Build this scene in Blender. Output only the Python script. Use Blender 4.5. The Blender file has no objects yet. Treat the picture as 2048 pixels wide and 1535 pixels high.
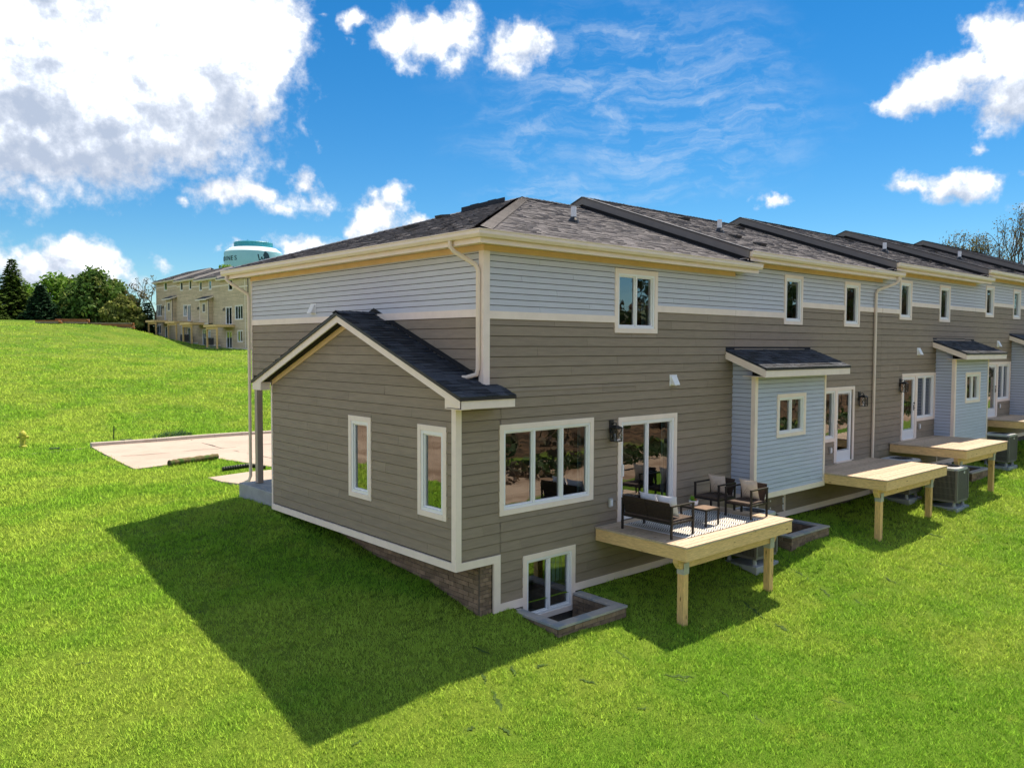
import bpy, math, random
import numpy as np
from mathutils import Matrix, Vector
random.seed(7)
rng = np.random.default_rng(7)
sc = bpy.context.scene
COL = sc.collection
R = math.radians

# ------------------------------------------------------------------ camera
RB = Vector((0.7474414, -0.66431795, 0.00360812))
UB = Vector((0.02898542, 0.03803735, 0.99885585))
FB = Vector((0.66369511, 0.74648163, -0.04768622))
CAM = Vector((-9.22483987, -11.13968873, 3.70191657))
FPX = 1614.5                                   # focal length in pixels of a 2048 wide picture
cd = bpy.data.cameras.new('camera')
cam = bpy.data.objects.new('camera', cd)
COL.objects.link(cam)
cd.sensor_width = 36.0
cd.lens = FPX / 2048 * 36.0
cd.clip_start = 0.1
cd.clip_end = 3000
cam.matrix_world = Matrix(((RB.x, UB.x, -FB.x, CAM.x), (RB.y, UB.y, -FB.y, CAM.y), (RB.z, UB.z, -FB.z, CAM.z), (0, 0, 0, 1)))
sc.camera = cam

# ------------------------------------------------------------------ sun, exposure
SUN = Vector((0.5, 0.122, 1.0)).normalized()   # towards the sun
sl = bpy.data.lights.new('sun', 'SUN')
sl.energy = 3.3
sl.angle = R(0.55)
sl.color = (1.0, 0.86, 0.68)
so = bpy.data.objects.new('sun', sl)
COL.objects.link(so)
so.location = (20, 5, 60)
so.rotation_euler = SUN.to_track_quat('Z', 'Y').to_euler()
sc.view_settings.view_transform = 'Standard'
sc.view_settings.look = 'None'
sc.view_settings.gamma = 1.0
sc.view_settings.use_curve_mapping = False
sc.view_settings.exposure = 1.3
SKY_STRENGTH = 0.050
CLOUD_GAIN = 1.9                                # thick sunlit cumulus is brighter than white paper

def pix_dir(px, py):
    return (FB + RB * ((px - 1024) / FPX) - UB * ((py - 767.5) / FPX)).normalized()
def at(px, py, depth):                          # helper used while laying things out: point at a depth
    return CAM + depth * (FB + RB * ((px - 1024) / FPX) - UB * ((py - 767.5) / FPX))

# ------------------------------------------------------------------ sky
class NT:
    def __init__(s, tree):
        s.t = tree; s.n = tree.nodes; s.l = tree.links
    def new(s, kind, **kw):
        n = s.n.new(kind)
        for k, v in kw.items():
            setattr(n, k, v)
        return n
    def put(s, sock, v):
        if isinstance(v, bpy.types.NodeSocket):
            s.l.new(v, sock)
        elif v is not None:
            sock.default_value = v
    def math(s, op, a, b=None, c=None, clamp=False):
        n = s.new('ShaderNodeMath', operation=op); n.use_clamp = clamp
        for i, v in enumerate((a, b, c)):
            s.put(n.inputs[i], v)
        return n.outputs[0]
    def vmath(s, op, a, b=None, c=None):
        n = s.new('ShaderNodeVectorMath', operation=op)
        for i, v in enumerate((a, b, c)):
            s.put(n.inputs[i], v)
        return n.outputs['Value'] if op in ('LENGTH', 'DOT_PRODUCT') else n.outputs[0]
    def noise(s, vec, scale, detail=4, rough=.5, dist=0.0, col=False):
        n = s.new('ShaderNodeTexNoise')
        s.put(n.inputs['Vector'], vec)
        n.inputs['Scale'].default_value = scale; n.inputs['Detail'].default_value = detail
        n.inputs['Roughness'].default_value = rough; n.inputs['Distortion'].default_value = dist
        return n.outputs['Color' if col else 'Fac']
    def mix(s, f, a, b, mode='MIX'):
        n = s.new('ShaderNodeMix', data_type='RGBA', blend_type=mode)
        s.put(n.inputs['Factor'], f)
        for k, v in ((6, a), (7, b)):
            if isinstance(v, (tuple, list)) and len(v) == 3:
                v = (*v, 1)
            s.put(n.inputs[k], v)
        return n.outputs[2]
    def smooth(s, v, a, b, o0=0.0, o1=1.0):
        n = s.new('ShaderNodeMapRange', interpolation_type='SMOOTHSTEP')
        s.put(n.inputs[0], v)
        for i, q in enumerate((a, b, o0, o1)):
            n.inputs[i + 1].default_value = q
        return n.outputs[0]

def gray3(t, v):
    c = t.new('ShaderNodeCombineColor')
    for i in range(3):
        t.l.new(v, c.inputs[i])
    return c.outputs[0]
world = bpy.data.worlds.new('World')
sc.world = world
world.use_nodes = True
T = NT(world.node_tree)
T.n.clear()
sky = T.new('ShaderNodeTexSky', sky_type='NISHITA')
sky.sun_disc = False
sky.sun_elevation = math.asin(SUN.z)
sky.sun_rotation = math.atan2(SUN.x, SUN.y)
sky.altitude = 300
sky.air_density = 1.0
sky.dust_density = 0.0
sky.ozone_density = 6.0
geo = T.new('ShaderNodeTexCoord').outputs['Generated']
D = T.vmath('NORMALIZE', geo)
YAW = R(48.35977774)
FH = Vector((math.cos(YAW), math.sin(YAW), 0)); RH = Vector((math.sin(YAW), -math.cos(YAW), 0))
du = T.vmath('DOT_PRODUCT', D, tuple(RH)); dv = T.vmath('DOT_PRODUCT', D, tuple(FH))
sep = T.new('ShaderNodeSeparateXYZ'); T.l.new(D, sep.inputs[0])
az = T.math('ARCTAN2', du, dv)
el = T.math('ARCSINE', sep.outputs[2])
cmb = T.new('ShaderNodeCombineXYZ'); T.l.new(az, cmb.inputs[0]); T.l.new(el, cmb.inputs[1])
UV = cmb.outputs[0]
warp = T.noise(D, 9.0, 5, .55, col=True)
warp = T.vmath('MULTIPLY_ADD', warp, (.11, .08, 0), (-.055, -.04, 0))
warp2 = T.noise(D, 34.0, 4, .6, col=True)
warp2 = T.vmath('MULTIPLY_ADD', warp2, (.034, .026, 0), (-.017, -.013, 0))
UVW = T.vmath('ADD', T.vmath('ADD', UV, warp), warp2)

def pix_uv(px, py):
    d = pix_dir(px, py)
    return math.atan2(d @ RH, d @ FH), math.asin(d.z)
def blobs(lst, vec):
    out = None
    for (u, v, ru, rv, amp) in lst:
        inv = (1 / ru, 1 / rv, 0)
        q = T.vmath('MULTIPLY_ADD', vec, inv, (-u / ru, -v / rv, 0))
        f = T.math('MULTIPLY_ADD', T.vmath('LENGTH', q), -amp, amp)
        out = f if out is None else T.math('MAXIMUM', out, f)
    return out
def in_picture(lst):
    out = []
    for (px, py, rx, ry, amp) in lst:
        u, v = pix_uv(px, py)
        out.append((u, v, rx / FPX, ry / FPX, amp))
    return out
cumulus = in_picture([
    (60, 80, 380, 270, 1.5), (300, 90, 340, 250, 1.5), (480, 70, 170, 190, 1.4), (220, 220, 360, 170, 1.4), (60, 270, 260, 150, 1.2),
    (420, 215, 150, 110, 1.1), (300, 285, 100, 70, .8), (170, 305, 180, 70, .9), (30, 365, 70, 36, .6), (150, 335, 110, 45, .6), (570, 120, 60, 80, .7),
    (850, 70, 140, 85, 1.2), (800, 75, 90, 50, .9), (905, 40, 85, 70, 1.0), (1035, 88, 95, 70, 1.1), (718, 36, 55, 32, .8), (705, 88, 24, 20, .4),
    (612, 240, 40, 50, .42), (640, 15, 40, 16, .5), (630, 270, 22, 40, .35),
    (455, 385, 100, 50, 1.0), (495, 385, 70, 46, .9), (595, 355, 55, 55, .9), (610, 400, 100, 50, .9), (550, 408, 80, 40, .7), (385, 413, 32, 16, .5), (645, 410, 50, 36, .7),
    (765, 425, 105, 72, 1.1), (800, 390, 50, 60, .9), (722, 445, 70, 50, .9), (850, 440, 60, 34, .8), (590, 490, 85, 46, 1.0), (660, 485, 80, 40, .8), (470, 497, 30, 22, .7),
    (150, 515, 110, 62, 1.0), (75, 525, 80, 52, .9), (0, 500, 60, 80, .8), (120, 555, 190, 55, .9), (210, 530, 60, 55, .8), (302, 515, 46, 26, .7),
    (2005, 110, 105, 100, 1.2), (1955, 75, 60, 55, 1.0), (1890, 170, 130, 62, 1.2), (1800, 195, 75, 42, .9), (2050, 170, 110, 90, 1.1), (1985, 195, 110, 50, .9),
    (1905, 368, 120, 44, .9), (1970, 352, 60, 44, .9), (1850, 378, 75, 30, .8), (1551, 402, 44, 28, .8), (1975, 276, 34, 18, .6), (2040, 455, 60, 70, .7), (2060, 350, 30, 30, .7)])
wide = random.Random(3)
for i in range(64):                             # unseen clouds all the way round, thickened to add white fill light
    u = wide.uniform(.85, 2 * math.pi - .85); u = u if u < math.pi else u - 2 * math.pi
    v = wide.uniform(.03, .5); r = wide.uniform(.10, .26)
    cumulus.append((u, v, r, r * .55, wide.uniform(1.0, 1.4)))
for i in range(34):  # overhead clouds out of view, more of them for fill light
    cumulus.append((wide.uniform(-3.0, 3.0), wide.uniform(.62, 1.4), wide.uniform(.2, .45), wide.uniform(.10, .2), wide.uniform(.9, 1.3)))
field = blobs(cumulus, UVW)
puff = T.noise(D, 26.0, 9, .62)
dens = T.math('MULTIPLY_ADD', puff, 1.35, T.math('ADD', field, -.98))
cover = T.smooth(dens, -.08, .44)
shade = blobs(in_picture([(180, 310, 420, 110, 1.3), (60, 240, 220, 70, .9), (430, 260, 190, 100, 1.0), (120, 130, 160, 50, .5), (420, 150, 120, 60, .45), (250, 120, 70, 50, .5), (60, 340, 200, 60, .9), (300, 350, 140, 40, .6),
    (880, 125, 110, 35, .5), (1040, 125, 80, 26, .5), (490, 415, 90, 18, .6), (610, 430, 100, 24, .6), (130, 560, 180, 40, .7), (790, 455, 110, 25, .5),
    (1940, 215, 170, 34, .6), (2030, 220, 80, 40, .7), (1910, 388, 100, 18, .6), (150, 520, 60, 20, .4), (150, 10, 60, 26, .4)]), UVW)
puff2 = T.noise(T.vmath('ADD', D, tuple(SUN * .012)), 26.0, 7, .62)
relief = T.math('MULTIPLY', T.math('SUBTRACT', puff2, puff), 1.9)
soft = T.noise(D, 7.0, 5, .55)
gloom = T.math('MULTIPLY', T.smooth(shade, -.25, 1.05, 0, .80), T.smooth(soft, .20, .74, .40, 1.0))
base_shade = T.smooth(T.noise(D, 11.0, 6, .58), .40, .70, 0, .40)
dark = T.math('ADD', T.math('ADD', gloom, base_shade), relief, clamp=True)
core = T.smooth(dens, .10, .95)
lit_part = T.math('POWER', T.math('SUBTRACT', 1.0, dark), 2.6)
gain = T.math('MULTIPLY_ADD', T.math('MULTIPLY', core, lit_part), CLOUD_GAIN, 1.0)
cloud_col = T.mix(1.0, T.mix(dark, (.40, .412, .435), (.205, .240, .305)), gray3(T, gain), 'MULTIPLY')
cirrus_area = blobs(in_picture([(1250, 170, 420, 180, 1.1), (1350, 260, 380, 160, 1.0), (1380, 330, 260, 90, 1.0), (1080, 270, 260, 130, .7), (1110, 375, 230, 40, 1.0), (1300, 90, 200, 70, .7), (1050, 130, 180, 60, .6)]), UVW)
mp = T.new('ShaderNodeMapping'); T.l.new(UV, mp.inputs[0]); mp.inputs['Rotation'].default_value = (0, 0, R(-16)); mp.inputs['Scale'].default_value = (6, 22, 1)
wisps = T.noise(T.vmath('ADD', mp.outputs[0], T.vmath('MULTIPLY', warp, (14, 14, 0))), 1.7, 9, .66, .25)
cirrus = T.math('MULTIPLY', T.smooth(wisps, .40, .78), T.smooth(cirrus_area, .0, .85))
hsv = T.new('ShaderNodeHueSaturation'); hsv.inputs['Saturation'].default_value = 1.31
T.l.new(sky.outputs[0], hsv.inputs['Color'])
blue = T.mix(1.0, T.mix(1.0, hsv.outputs[0], (SKY_STRENGTH,) * 3, 'MULTIPLY'), (.95, 1.05, 1.0), 'MULTIPLY')
c1 = T.mix(T.math('MULTIPLY', cirrus, .60), blue, (.30, .345, .40))
c2 = T.mix(cover, c1, cloud_col)
bg = T.new('ShaderNodeBackground')
T.l.new(c2, bg.inputs[0]); bg.inputs[1].default_value = 1.0
wo = T.new('ShaderNodeOutputWorld'); T.l.new(bg.outputs[0], wo.inputs[0])

# ------------------------------------------------------------------ helpers
def tag(o, label=None, cat=None, group=None, kind=None):
    if label: o['label'] = label
    if cat: o['category'] = cat
    if group: o['group'] = group
    if kind: o['kind'] = kind
    return o
def thing(name, loc, label, cat, group=None):
    e = bpy.data.objects.new(name, None)
    e.empty_display_size = .2
    e.location = loc
    COL.objects.link(e)
    return tag(e, label, cat, group)
WB = {}
def wpos(o):                                    # world offset of an object whose ancestors are only translated
    p = Vector(o.location) if o.type == 'EMPTY' and o.parent is None else None
    return p
ROOT = {}
def child(o, parent):
    """parent o while its mesh stays in world coordinates"""
    if parent is None:
        return o
    o.parent = parent
    root = parent
    while root.parent is not None:
        root = root.parent
    if parent is root:
        o.matrix_parent_inverse = Matrix.Translation(-Vector(root.location)) if root.type == 'EMPTY' else root.matrix_basis.inverted()
    else:
        m = parent.matrix_basis
        o.matrix_parent_inverse = m.inverted()
    return o
def place(name, mesh, parent=None, matrix=None, mat=None):
    o = bpy.data.objects.new(name, mesh)
    COL.objects.link(o)
    if matrix is not None:
        o.matrix_basis = matrix
    child(o, parent)
    return o
def copy_tree(o, parent=None):
    c = o.copy()
    COL.objects.link(c)
    if parent is not None:
        c.parent = parent
    for ch in list(o.children):
        copy_tree(ch, c)
    return c

class MB:
    def __init__(s):
        s.v = []; s.f = []; s.r = []
    def quad(s, a, b, c, d, r=None):
        i = len(s.v); s.v += [tuple(a), tuple(b), tuple(c), tuple(d)]; s.f.append((i, i + 1, i + 2, i + 3)); s.r.append(r)
    def poly(s, pts, r=None):
        i = len(s.v); s.v += [tuple(p) for p in pts]; s.f.append(tuple(range(i, i + len(pts)))); s.r.append(r)
    def hexa(s, p, r=None):                     # p: 4 bottom, 4 top
        i = len(s.v); s.v += [tuple(q) for q in p]
        for f in ((3, 2, 1, 0), (4, 5, 6, 7), (0, 1, 5, 4), (1, 2, 6, 5), (2, 3, 7, 6), (3, 0, 4, 7)):
            s.f.append(tuple(i + k for k in f)); s.r.append(r)
    def box(s, x0, x1, y0, y1, z0, z1, r=None):
        s.hexa([(x0, y0, z0), (x1, y0, z0), (x1, y1, z0), (x0, y1, z0), (x0, y0, z1), (x1, y0, z1), (x1, y1, z1), (x0, y1, z1)], r)
        return s
    def prism(s, poly, fn0, fn1, r=None):       # poly in 2d mapped by two functions to its two end faces
        a = [fn0(*p) for p in poly]; b = [fn1(*p) for p in poly]; n = len(poly)
        i = len(s.v); s.v += [tuple(q) for q in a] + [tuple(q) for q in b]
        s.f.append(tuple(i + k for k in range(n))[::-1]); s.f.append(tuple(i + n + k for k in range(n))); s.r += [r, r]
        for k in range(n):
            m = (k + 1) % n
            s.f.append((i + k, i + m, i + n + m, i + n + k)); s.r.append(r)
        return s
    def tube(s, pts, rad, n=8, cap=True):
        pts = [Vector(p) for p in pts]
        rads = rad if isinstance(rad, (list, tuple)) else [rad] * len(pts)
        base = len(s.v); up = None
        for k, p in enumerate(pts):
            d = (pts[min(k + 1, len(pts) - 1)] - pts[max(k - 1, 0)])
            d = d.normalized() if d.length > 1e-9 else Vector((0, 0, 1))
            if up is None:
                up = Vector((0, 0, 1)) if abs(d.z) < .9 else Vector((1, 0, 0))
            a = d.cross(up).normalized(); b = a.cross(d).normalized(); up = b
            for j in range(n):
                t = 2 * math.pi * j / n
                s.v.append(tuple(p + a * math.cos(t) * rads[k] + b * math.sin(t) * rads[k]))
        for k in range(len(pts) - 1):
            for j in range(n):
                m = (j + 1) % n
                s.f.append((base + k * n + j, base + k * n + m, base + (k + 1) * n + m, base + (k + 1) * n + j)); s.r.append(None)
        if cap:
            s.f.append(tuple(base + j for j in range(n))[::-1]); s.r.append(None)
            s.f.append(tuple(base + (len(pts) - 1) * n + j for j in range(n))); s.r.append(None)
        return s
    def lathe(s, prof, c=(0, 0, 0), n=24):      # prof: (radius, z)
        base = len(s.v)
        for (r, z) in prof:
            for j in range(n):
                t = 2 * math.pi * j / n
                s.v.append((c[0] + r * math.cos(t), c[1] + r * math.sin(t), c[2] + z))
        for k in range(len(prof) - 1):
            for j in range(n):
                m = (j + 1) % n
                s.f.append((base + k * n + j, base + k * n + m, base + (k + 1) * n + m, base + (k + 1) * n + j)); s.r.append(None)
        s.f.append(tuple(base + j for j in range(n))[::-1]); s.f.append(tuple(base + (len(prof) - 1) * n + j for j in range(n))); s.r += [None, None]
        return s
    def mesh(s, name, mat, smooth=False):
        me = bpy.data.meshes.new(name)
        me.from_pydata(s.v, [], s.f)
        if any(q is not None for q in s.r):
            at_ = me.attributes.new('rnd', 'FLOAT', 'FACE')
            at_.data.foreach_set('value', [0.5 if q is None else q for q in s.r])
        me.materials.append(mat)
        if smooth:
            me.shade_smooth()
            try: me.set_sharp_from_angle(angle=R(40))
            except Exception: pass
        return me
    def build(s, name, mat, parent=None, smooth=False, bevel=0, matrix=None):
        o = place(name, s.mesh(name, mat, smooth), parent, matrix)
        if bevel:
            m = o.modifiers.new('bevel', 'BEVEL'); m.width = bevel; m.segments = 2; m.limit_method = 'ANGLE'; m.angle_limit = R(50)
        return o
def boxo(name, mat, parent, *b, bevel=0):
    return MB().box(*b).build(name, mat, parent, bevel=bevel)

class Frame:
    """a wall face: u along it (left to right seen from outside), n outwards, z up"""
    def __init__(s, o, rot):
        s.o = Vector(o); s.rot = rot
        s.U = Vector((math.cos(rot), math.sin(rot), 0)); s.N = Vector((math.sin(rot), -math.cos(rot), 0))
    def p(s, u, n, z):
        return s.o + s.U * u + s.N * n + Vector((0, 0, z))
    def hexa(s, mb, u0, u1, n0, n1, z0, z1, r=None):
        mb.hexa([s.p(u0, n1, z0), s.p(u1, n1, z0), s.p(u1, n0, z0), s.p(u0, n0, z0), s.p(u0, n1, z1), s.p(u1, n1, z1), s.p(u1, n0, z1), s.p(u0, n0, z1)], r)
        return mb
    def box(s, name, mat, parent, *b, bevel=0):
        return s.hexa(MB(), *b).build(name, mat, parent, bevel=bevel)
    def matrix(s, u, n, z, su=1, sz=1, sn=1):
        return Matrix.Translation(s.p(u, n, z)) @ Matrix.Rotation(s.rot, 4, 'Z') @ Matrix.Diagonal((su, sn, sz, 1))

# ------------------------------------------------------------------ materials
MATS = {}
def mat(name, col, rough=.75, var=.12, nscale=5.0, bump=0.0, bscale=60.0, objvar=0.0, attr=0.0, metal=0.0, stretch=(1, 1, 1), spec=.3, second=None, sec_range=(.45, .6), sec_scale=2.0, trans=0.0):
    m = bpy.data.materials.new(name); m.use_nodes = True
    t = NT(m.node_tree); t.n.clear()
    out = t.new('ShaderNodeOutputMaterial'); b = t.new('ShaderNodeBsdfPrincipled')
    pos = t.new('ShaderNodeNewGeometry').outputs['Position']
    if stretch != (1, 1, 1):
        pos = t.vmath('MULTIPLY', pos, stretch)
    nz = t.noise(pos, nscale, 6, .6)
    lo = tuple(c * (1 - var) for c in col); hi = tuple(min(1, c * (1 + var)) for c in col)
    c = t.mix(t.smooth(nz, .25, .75), lo, hi)
    if second is not None:
        c = t.mix(t.smooth(t.noise(pos, sec_scale, 5, .6), *sec_range), c, second)
    if objvar:
        rn = t.new('ShaderNodeObjectInfo').outputs['Random']
        c = t.mix(1.0, c, gray(t, t.math('MULTIPLY_ADD', rn, 2 * objvar, 1 - objvar)), 'MULTIPLY')
    if attr:
        a = t.new('ShaderNodeAttribute'); a.attribute_name = 'rnd'
        c = t.mix(1.0, c, gray(t, t.math('MULTIPLY_ADD', a.outputs['Fac'], 2 * attr, 1 - attr)), 'MULTIPLY')
    t.put(b.inputs['Base Color'], c)
    b.inputs['Roughness'].default_value = rough
    b.inputs['Metallic'].default_value = metal
    b.inputs['Specular IOR Level'].default_value = spec
    if bump:
        bn = t.new('ShaderNodeBump'); bn.inputs['Strength'].default_value = bump; bn.inputs['Distance'].default_value = .02
        t.l.new(t.noise(pos, bscale, 4, .6), bn.inputs['Height']); t.l.new(bn.outputs[0], b.inputs['Normal'])
    surf = b.outputs[0]
    if trans:
        tr = t.new('ShaderNodeBsdfTranslucent'); t.put(tr.inputs[0], c)
        mx = t.new('ShaderNodeMixShader'); mx.inputs[0].default_value = trans
        t.l.new(surf, mx.inputs[1]); t.l.new(tr.outputs[0], mx.inputs[2]); surf = mx.outputs[0]
    t.l.new(surf, out.inputs[0])
    MATS[name] = m
    return m
def gray(t, v):
    c = t.new('ShaderNodeCombineColor')
    for i in range(3):
        t.l.new(v, c.inputs[i])
    return c.outputs[0]

SID = mat('taupe_siding', (.282, .228, .168), .7, .10, 2.2, .25, 90, objvar=.06, stretch=(1, 1, 9))
LIT = mat('pale_blue_siding', (.56, .575, .62), .65, .05, 2.2, .15, 90, objvar=.03, stretch=(1, 1, 9))
BLU = mat('bay_blue_siding', (.48, .525, .62), .65, .05, 2.2, .15, 90, objvar=.03, stretch=(1, 1, 9))
TAN = mat('tan_siding', (.62, .475, .32), .7, .08, 1.0, objvar=.04, attr=.10)
BACK = mat('sheathing', (.05, .045, .04), .9, .1)
TRIM = mat('cream_trim', (.86, .735, .64), .55, .05, 3, .08, 50)
FRIEZE = mat('frieze_warm_bounce', (.74, .52, .29), .6, .06, 3)  # trim board with warm reflected light put into its colour
GUT = mat('beige_aluminium', (.80, .67, .54), .4, .04, 3, spec=.5)
WHITE = mat('white_vinyl', (.82, .82, .82), .35, .02, 3, spec=.5)
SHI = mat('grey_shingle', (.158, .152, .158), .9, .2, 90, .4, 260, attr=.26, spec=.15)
SHD = mat('shaded_shingle', (.062, .072, .092), .85, .3, 60, .5, 260, attr=.35, objvar=.5)  # shingle with the low roofs' blue shade put into its colour
RAKE = mat('grey_rake_board', (.17, .155, .145), .6, .06, 3)
BLK = mat('black_metal', (.012, .012, .013), .45, .1, 8, spec=.5)
FELT = mat('black_flashing', (.018, .018, .02), .8, .2, 8)
STEEL = mat('galvanised_steel', (.50, .49, .47), .5, .1, 8, metal=.2)
CONC = mat('pale_concrete', (.42, .345, .285), .85, .10, .8, .15, 60, second=(.38, .29, .23), sec_range=(.55, .8), sec_scale=.35)
CONG = mat('grey_concrete', (.33, .34, .34), .85, .14, 3, .2, 40)
BRK = mat('brown_brick', (.235, .165, .112), .9, .22, 9, .4, 70, objvar=.28)
MORT = mat('mortar', (.12, .105, .09), .95, .2, 12)
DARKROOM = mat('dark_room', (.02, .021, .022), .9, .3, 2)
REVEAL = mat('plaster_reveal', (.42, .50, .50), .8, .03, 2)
CURT = mat('teal_grey_blind', (.30, .42, .42), .8, .08, 6, stretch=(6, 6, .3))
def wood(name, stretch, col=(.92, .60, .28)):
    m = bpy.data.materials.new(name); m.use_nodes = True
    t = NT(m.node_tree); t.n.clear()
    out = t.new('ShaderNodeOutputMaterial'); b = t.new('ShaderNodeBsdfPrincipled')
    pos = t.new('ShaderNodeNewGeometry').outputs['Position']
    rn = t.new('ShaderNodeObjectInfo').outputs['Random']
    off = t.new('ShaderNodeCombineXYZ')
    for i in range(3): t.l.new(t.math('MULTIPLY', rn, 37.0), off.inputs[i])
    p2 = t.vmath('ADD', pos, off.outputs[0])
    g = t.noise(t.vmath('MULTIPLY', p2, stretch), 6.0, 6, .65, .6)
    c = t.mix(t.smooth(g, .28, .72), tuple(q * .70 for q in col), tuple(min(1, q * 1.14) for q in col))
    vor = t.new('ShaderNodeTexVoronoi'); t.l.new(t.vmath('MULTIPLY', p2, tuple(.35 + .12 * s for s in stretch)), vor.inputs['Vector']); vor.inputs['Scale'].default_value = 5.0
    c = t.mix(t.smooth(vor.outputs['Distance'], .06, .15, 1, 0), c, (.22, .10, .03))
    c = t.mix(1.0, c, gray(t, t.math('MULTIPLY_ADD', rn, .22, .88)), 'MULTIPLY')
    t.l.new(c, b.inputs['Base Color']); b.inputs['Roughness'].default_value = .7; b.inputs['Specular IOR Level'].default_value = .25
    bn = t.new('ShaderNodeBump'); bn.inputs['Strength'].default_value = .2; bn.inputs['Distance'].default_value = .01
    t.l.new(g, bn.inputs['Height']); t.l.new(bn.outputs[0], b.inputs['Normal'])
    t.l.new(b.outputs[0], out.inputs[0])
    return m
WX = wood('pine_along_x', (1, 14, 14)); WY = wood('pine_along_y', (14, 1, 14)); WZ = wood('pine_upright', (12, 12, 1), (.84, .54, .23))
WD = wood('pine_deck_board', (1, 12, 12), (.57, .44, .315))
def glass(name, base, tint):
    m = bpy.data.materials.new(name); m.use_nodes = True
    t = NT(m.node_tree); t.n.clear()
    out = t.new('ShaderNodeOutputMaterial')
    fr = t.new('ShaderNodeFresnel'); fr.inputs[0].default_value = 1.5
    fac = t.math('MULTIPLY_ADD', fr.outputs[0], 1.3, base, clamp=True)
    gl = t.new('ShaderNodeBsdfGlossy'); gl.inputs['Roughness'].default_value = .012; gl.inputs['Color'].default_value = (.95, .97, 1, 1)
    pos = t.new('ShaderNodeNewGeometry').outputs['Position']
    bn = t.new('ShaderNodeBump'); bn.inputs['Strength'].default_value = .05; bn.inputs['Distance'].default_value = .05
    t.l.new(t.noise(pos, 1.6, 2, .5), bn.inputs['Height']); t.l.new(bn.outputs[0], gl.inputs['Normal'])
    tr = t.new('ShaderNodeBsdfTransparent'); tr.inputs[0].default_value = (*tint, 1)
    mx = t.new('ShaderNodeMixShader'); t.l.new(fac, mx.inputs[0]); t.l.new(tr.outputs[0], mx.inputs[1]); t.l.new(gl.outputs[0], mx.inputs[2])
    t.l.new(mx.outputs[0], out.inputs[0])
    return m
GLA = glass('window_glass', .16, (.62, .70, .70))

# ------------------------------------------------------------------ ground
CTRL = np.array([
    (-.1, 4.03, -.71), (-.1, 2.36, -.85), (-.1, 1.19, -.98), (0, -.08, -1.23), (-.3, 7.4, -.34), (-.6, 6.0, -.50),
    (.6, -.08, -1.24), (2.5, -.05, -1.22), (5.6, -.05, -1.2), (7.6, -.05, -1.12), (8.6, -.05, -1.02), (10.5, 0, -.86), (15.7, 0, -.83), (17, 0, -.72), (23, 0, -.5), (31, 0, -.25), (39, 0, 0),
    (3.35, -1.96, -1.62), (6.5, -1.96, -1.55), (11.85, -1.92, -1.30), (14.9, -1.92, -1.14), (20.7, -1.8, -1.0), (15.9, -2.3, -1.08), (6.7, -1.3, -1.42), (23.4, -1.3, -.75), (28, -1.9, -.6), (34, -1.9, -.4),
    (.6, -1.35, -1.43), (2.5, -1.35, -1.47), (8.5, -1.35, -1.22), (10.5, -1.35, -1.12), (20.3, -1.35, -.85), (22.0, -1.35, -.78),
    (-4.05, -1.3, -1.62), (-3.6, 9.8, -.72), (-2.0, 4.0, -1.0), (-1.6, 7.4, -.55), (-8, 3, -1.6), (-9, 14, -1.25), (-1, -3.5, -1.85),
    (.1, 26.2, -.70), (-.4, 18.5, -.70), (3, 19, -.68), (3, 12, -.45), (9, 26.5, -.70), (14, 20, -.6), (-2, 27, -.70), (-3.2, 26, -.74), (-6, 22, -.95), (20, 20, -.4),
    (0, -6, -2.15), (8, -6, -1.95), (20, -6, -1.5), (32, -6, -1.0), (46, -5, -.6), (-9, -5, -2.3), (-9, -11, -2.45), (5, -12, -2.5), (25, -12, -2.0), (46, -12, -1.4),
    (-12, 30, -.8), (0, 33, -.45), (12, 33, -.3), (0, 45, .7), (14, 45, .9), (28, 45, 1.0), (-16, 46, .6), (0, 70, 2.9), (15, 70, 2.8), (30, 66, 2.2), (46, 60, 2.0),
    (27, 88, 3.05), (31.8, 86, 3.1), (31.8, 91, 3.2), (31.8, 104, 3.85), (31.8, 118, 4.3), (24, 104, 5.8), (25, 118, 6.5), (30.0, 113, 4.9), (10, 92, 4.7), (-5, 92, 4.7), (46, 90, 3.3), (46, 118, 4.4),
    (-20, 114, 6.3), (0, 112, 6.35), (12, 111, 6.3), (22, 112, 6.35), (27, 119, 6.3), (29, 126, 6.4), (34, 124, 5.7), (37, 131, 6.6), (-40, 112, 6.2), (0, 150, 6.6), (30, 160, 6.6), (60, 160, 6.5), (-60, 170, 6.4),
    (80, 40, 1.2), (80, -10, -.4), (110, 80, 2.5), (-40, 40, -.8), (-40, 0, -2.2), (-45, 80, 3.0),
    (-20, -18, -2.9), (0, -18, -2.8), (20, -18, -2.3), (50, -18, -1.8), (-20, -26, -2.6), (5, -26, -2.3), (30, -26, -1.8), (60, -26, -1.4), (0, -38, .6), (30, -38, .8), (60, -38, 1.0), (-30, -38, .2), (0, -55, 4.0), (40, -55, 4.2), (80, -55, 4.0), (-40, -55, 3.5)])
def tps_fit(c):
    P, z = c[:, :2], c[:, 2]
    n = len(P)
    d = np.sqrt(((P[:, None] - P[None]) ** 2).sum(-1))
    K = np.where(d > 0, d * d * np.log(d + 1e-12), 0) + np.eye(n) * .02
    Q = np.hstack([np.ones((n, 1)), P])
    A = np.block([[K, Q], [Q.T, np.zeros((3, 3))]])
    return np.linalg.solve(A, np.concatenate([z, np.zeros(3)])), P
TW, TP = tps_fit(CTRL)
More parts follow.
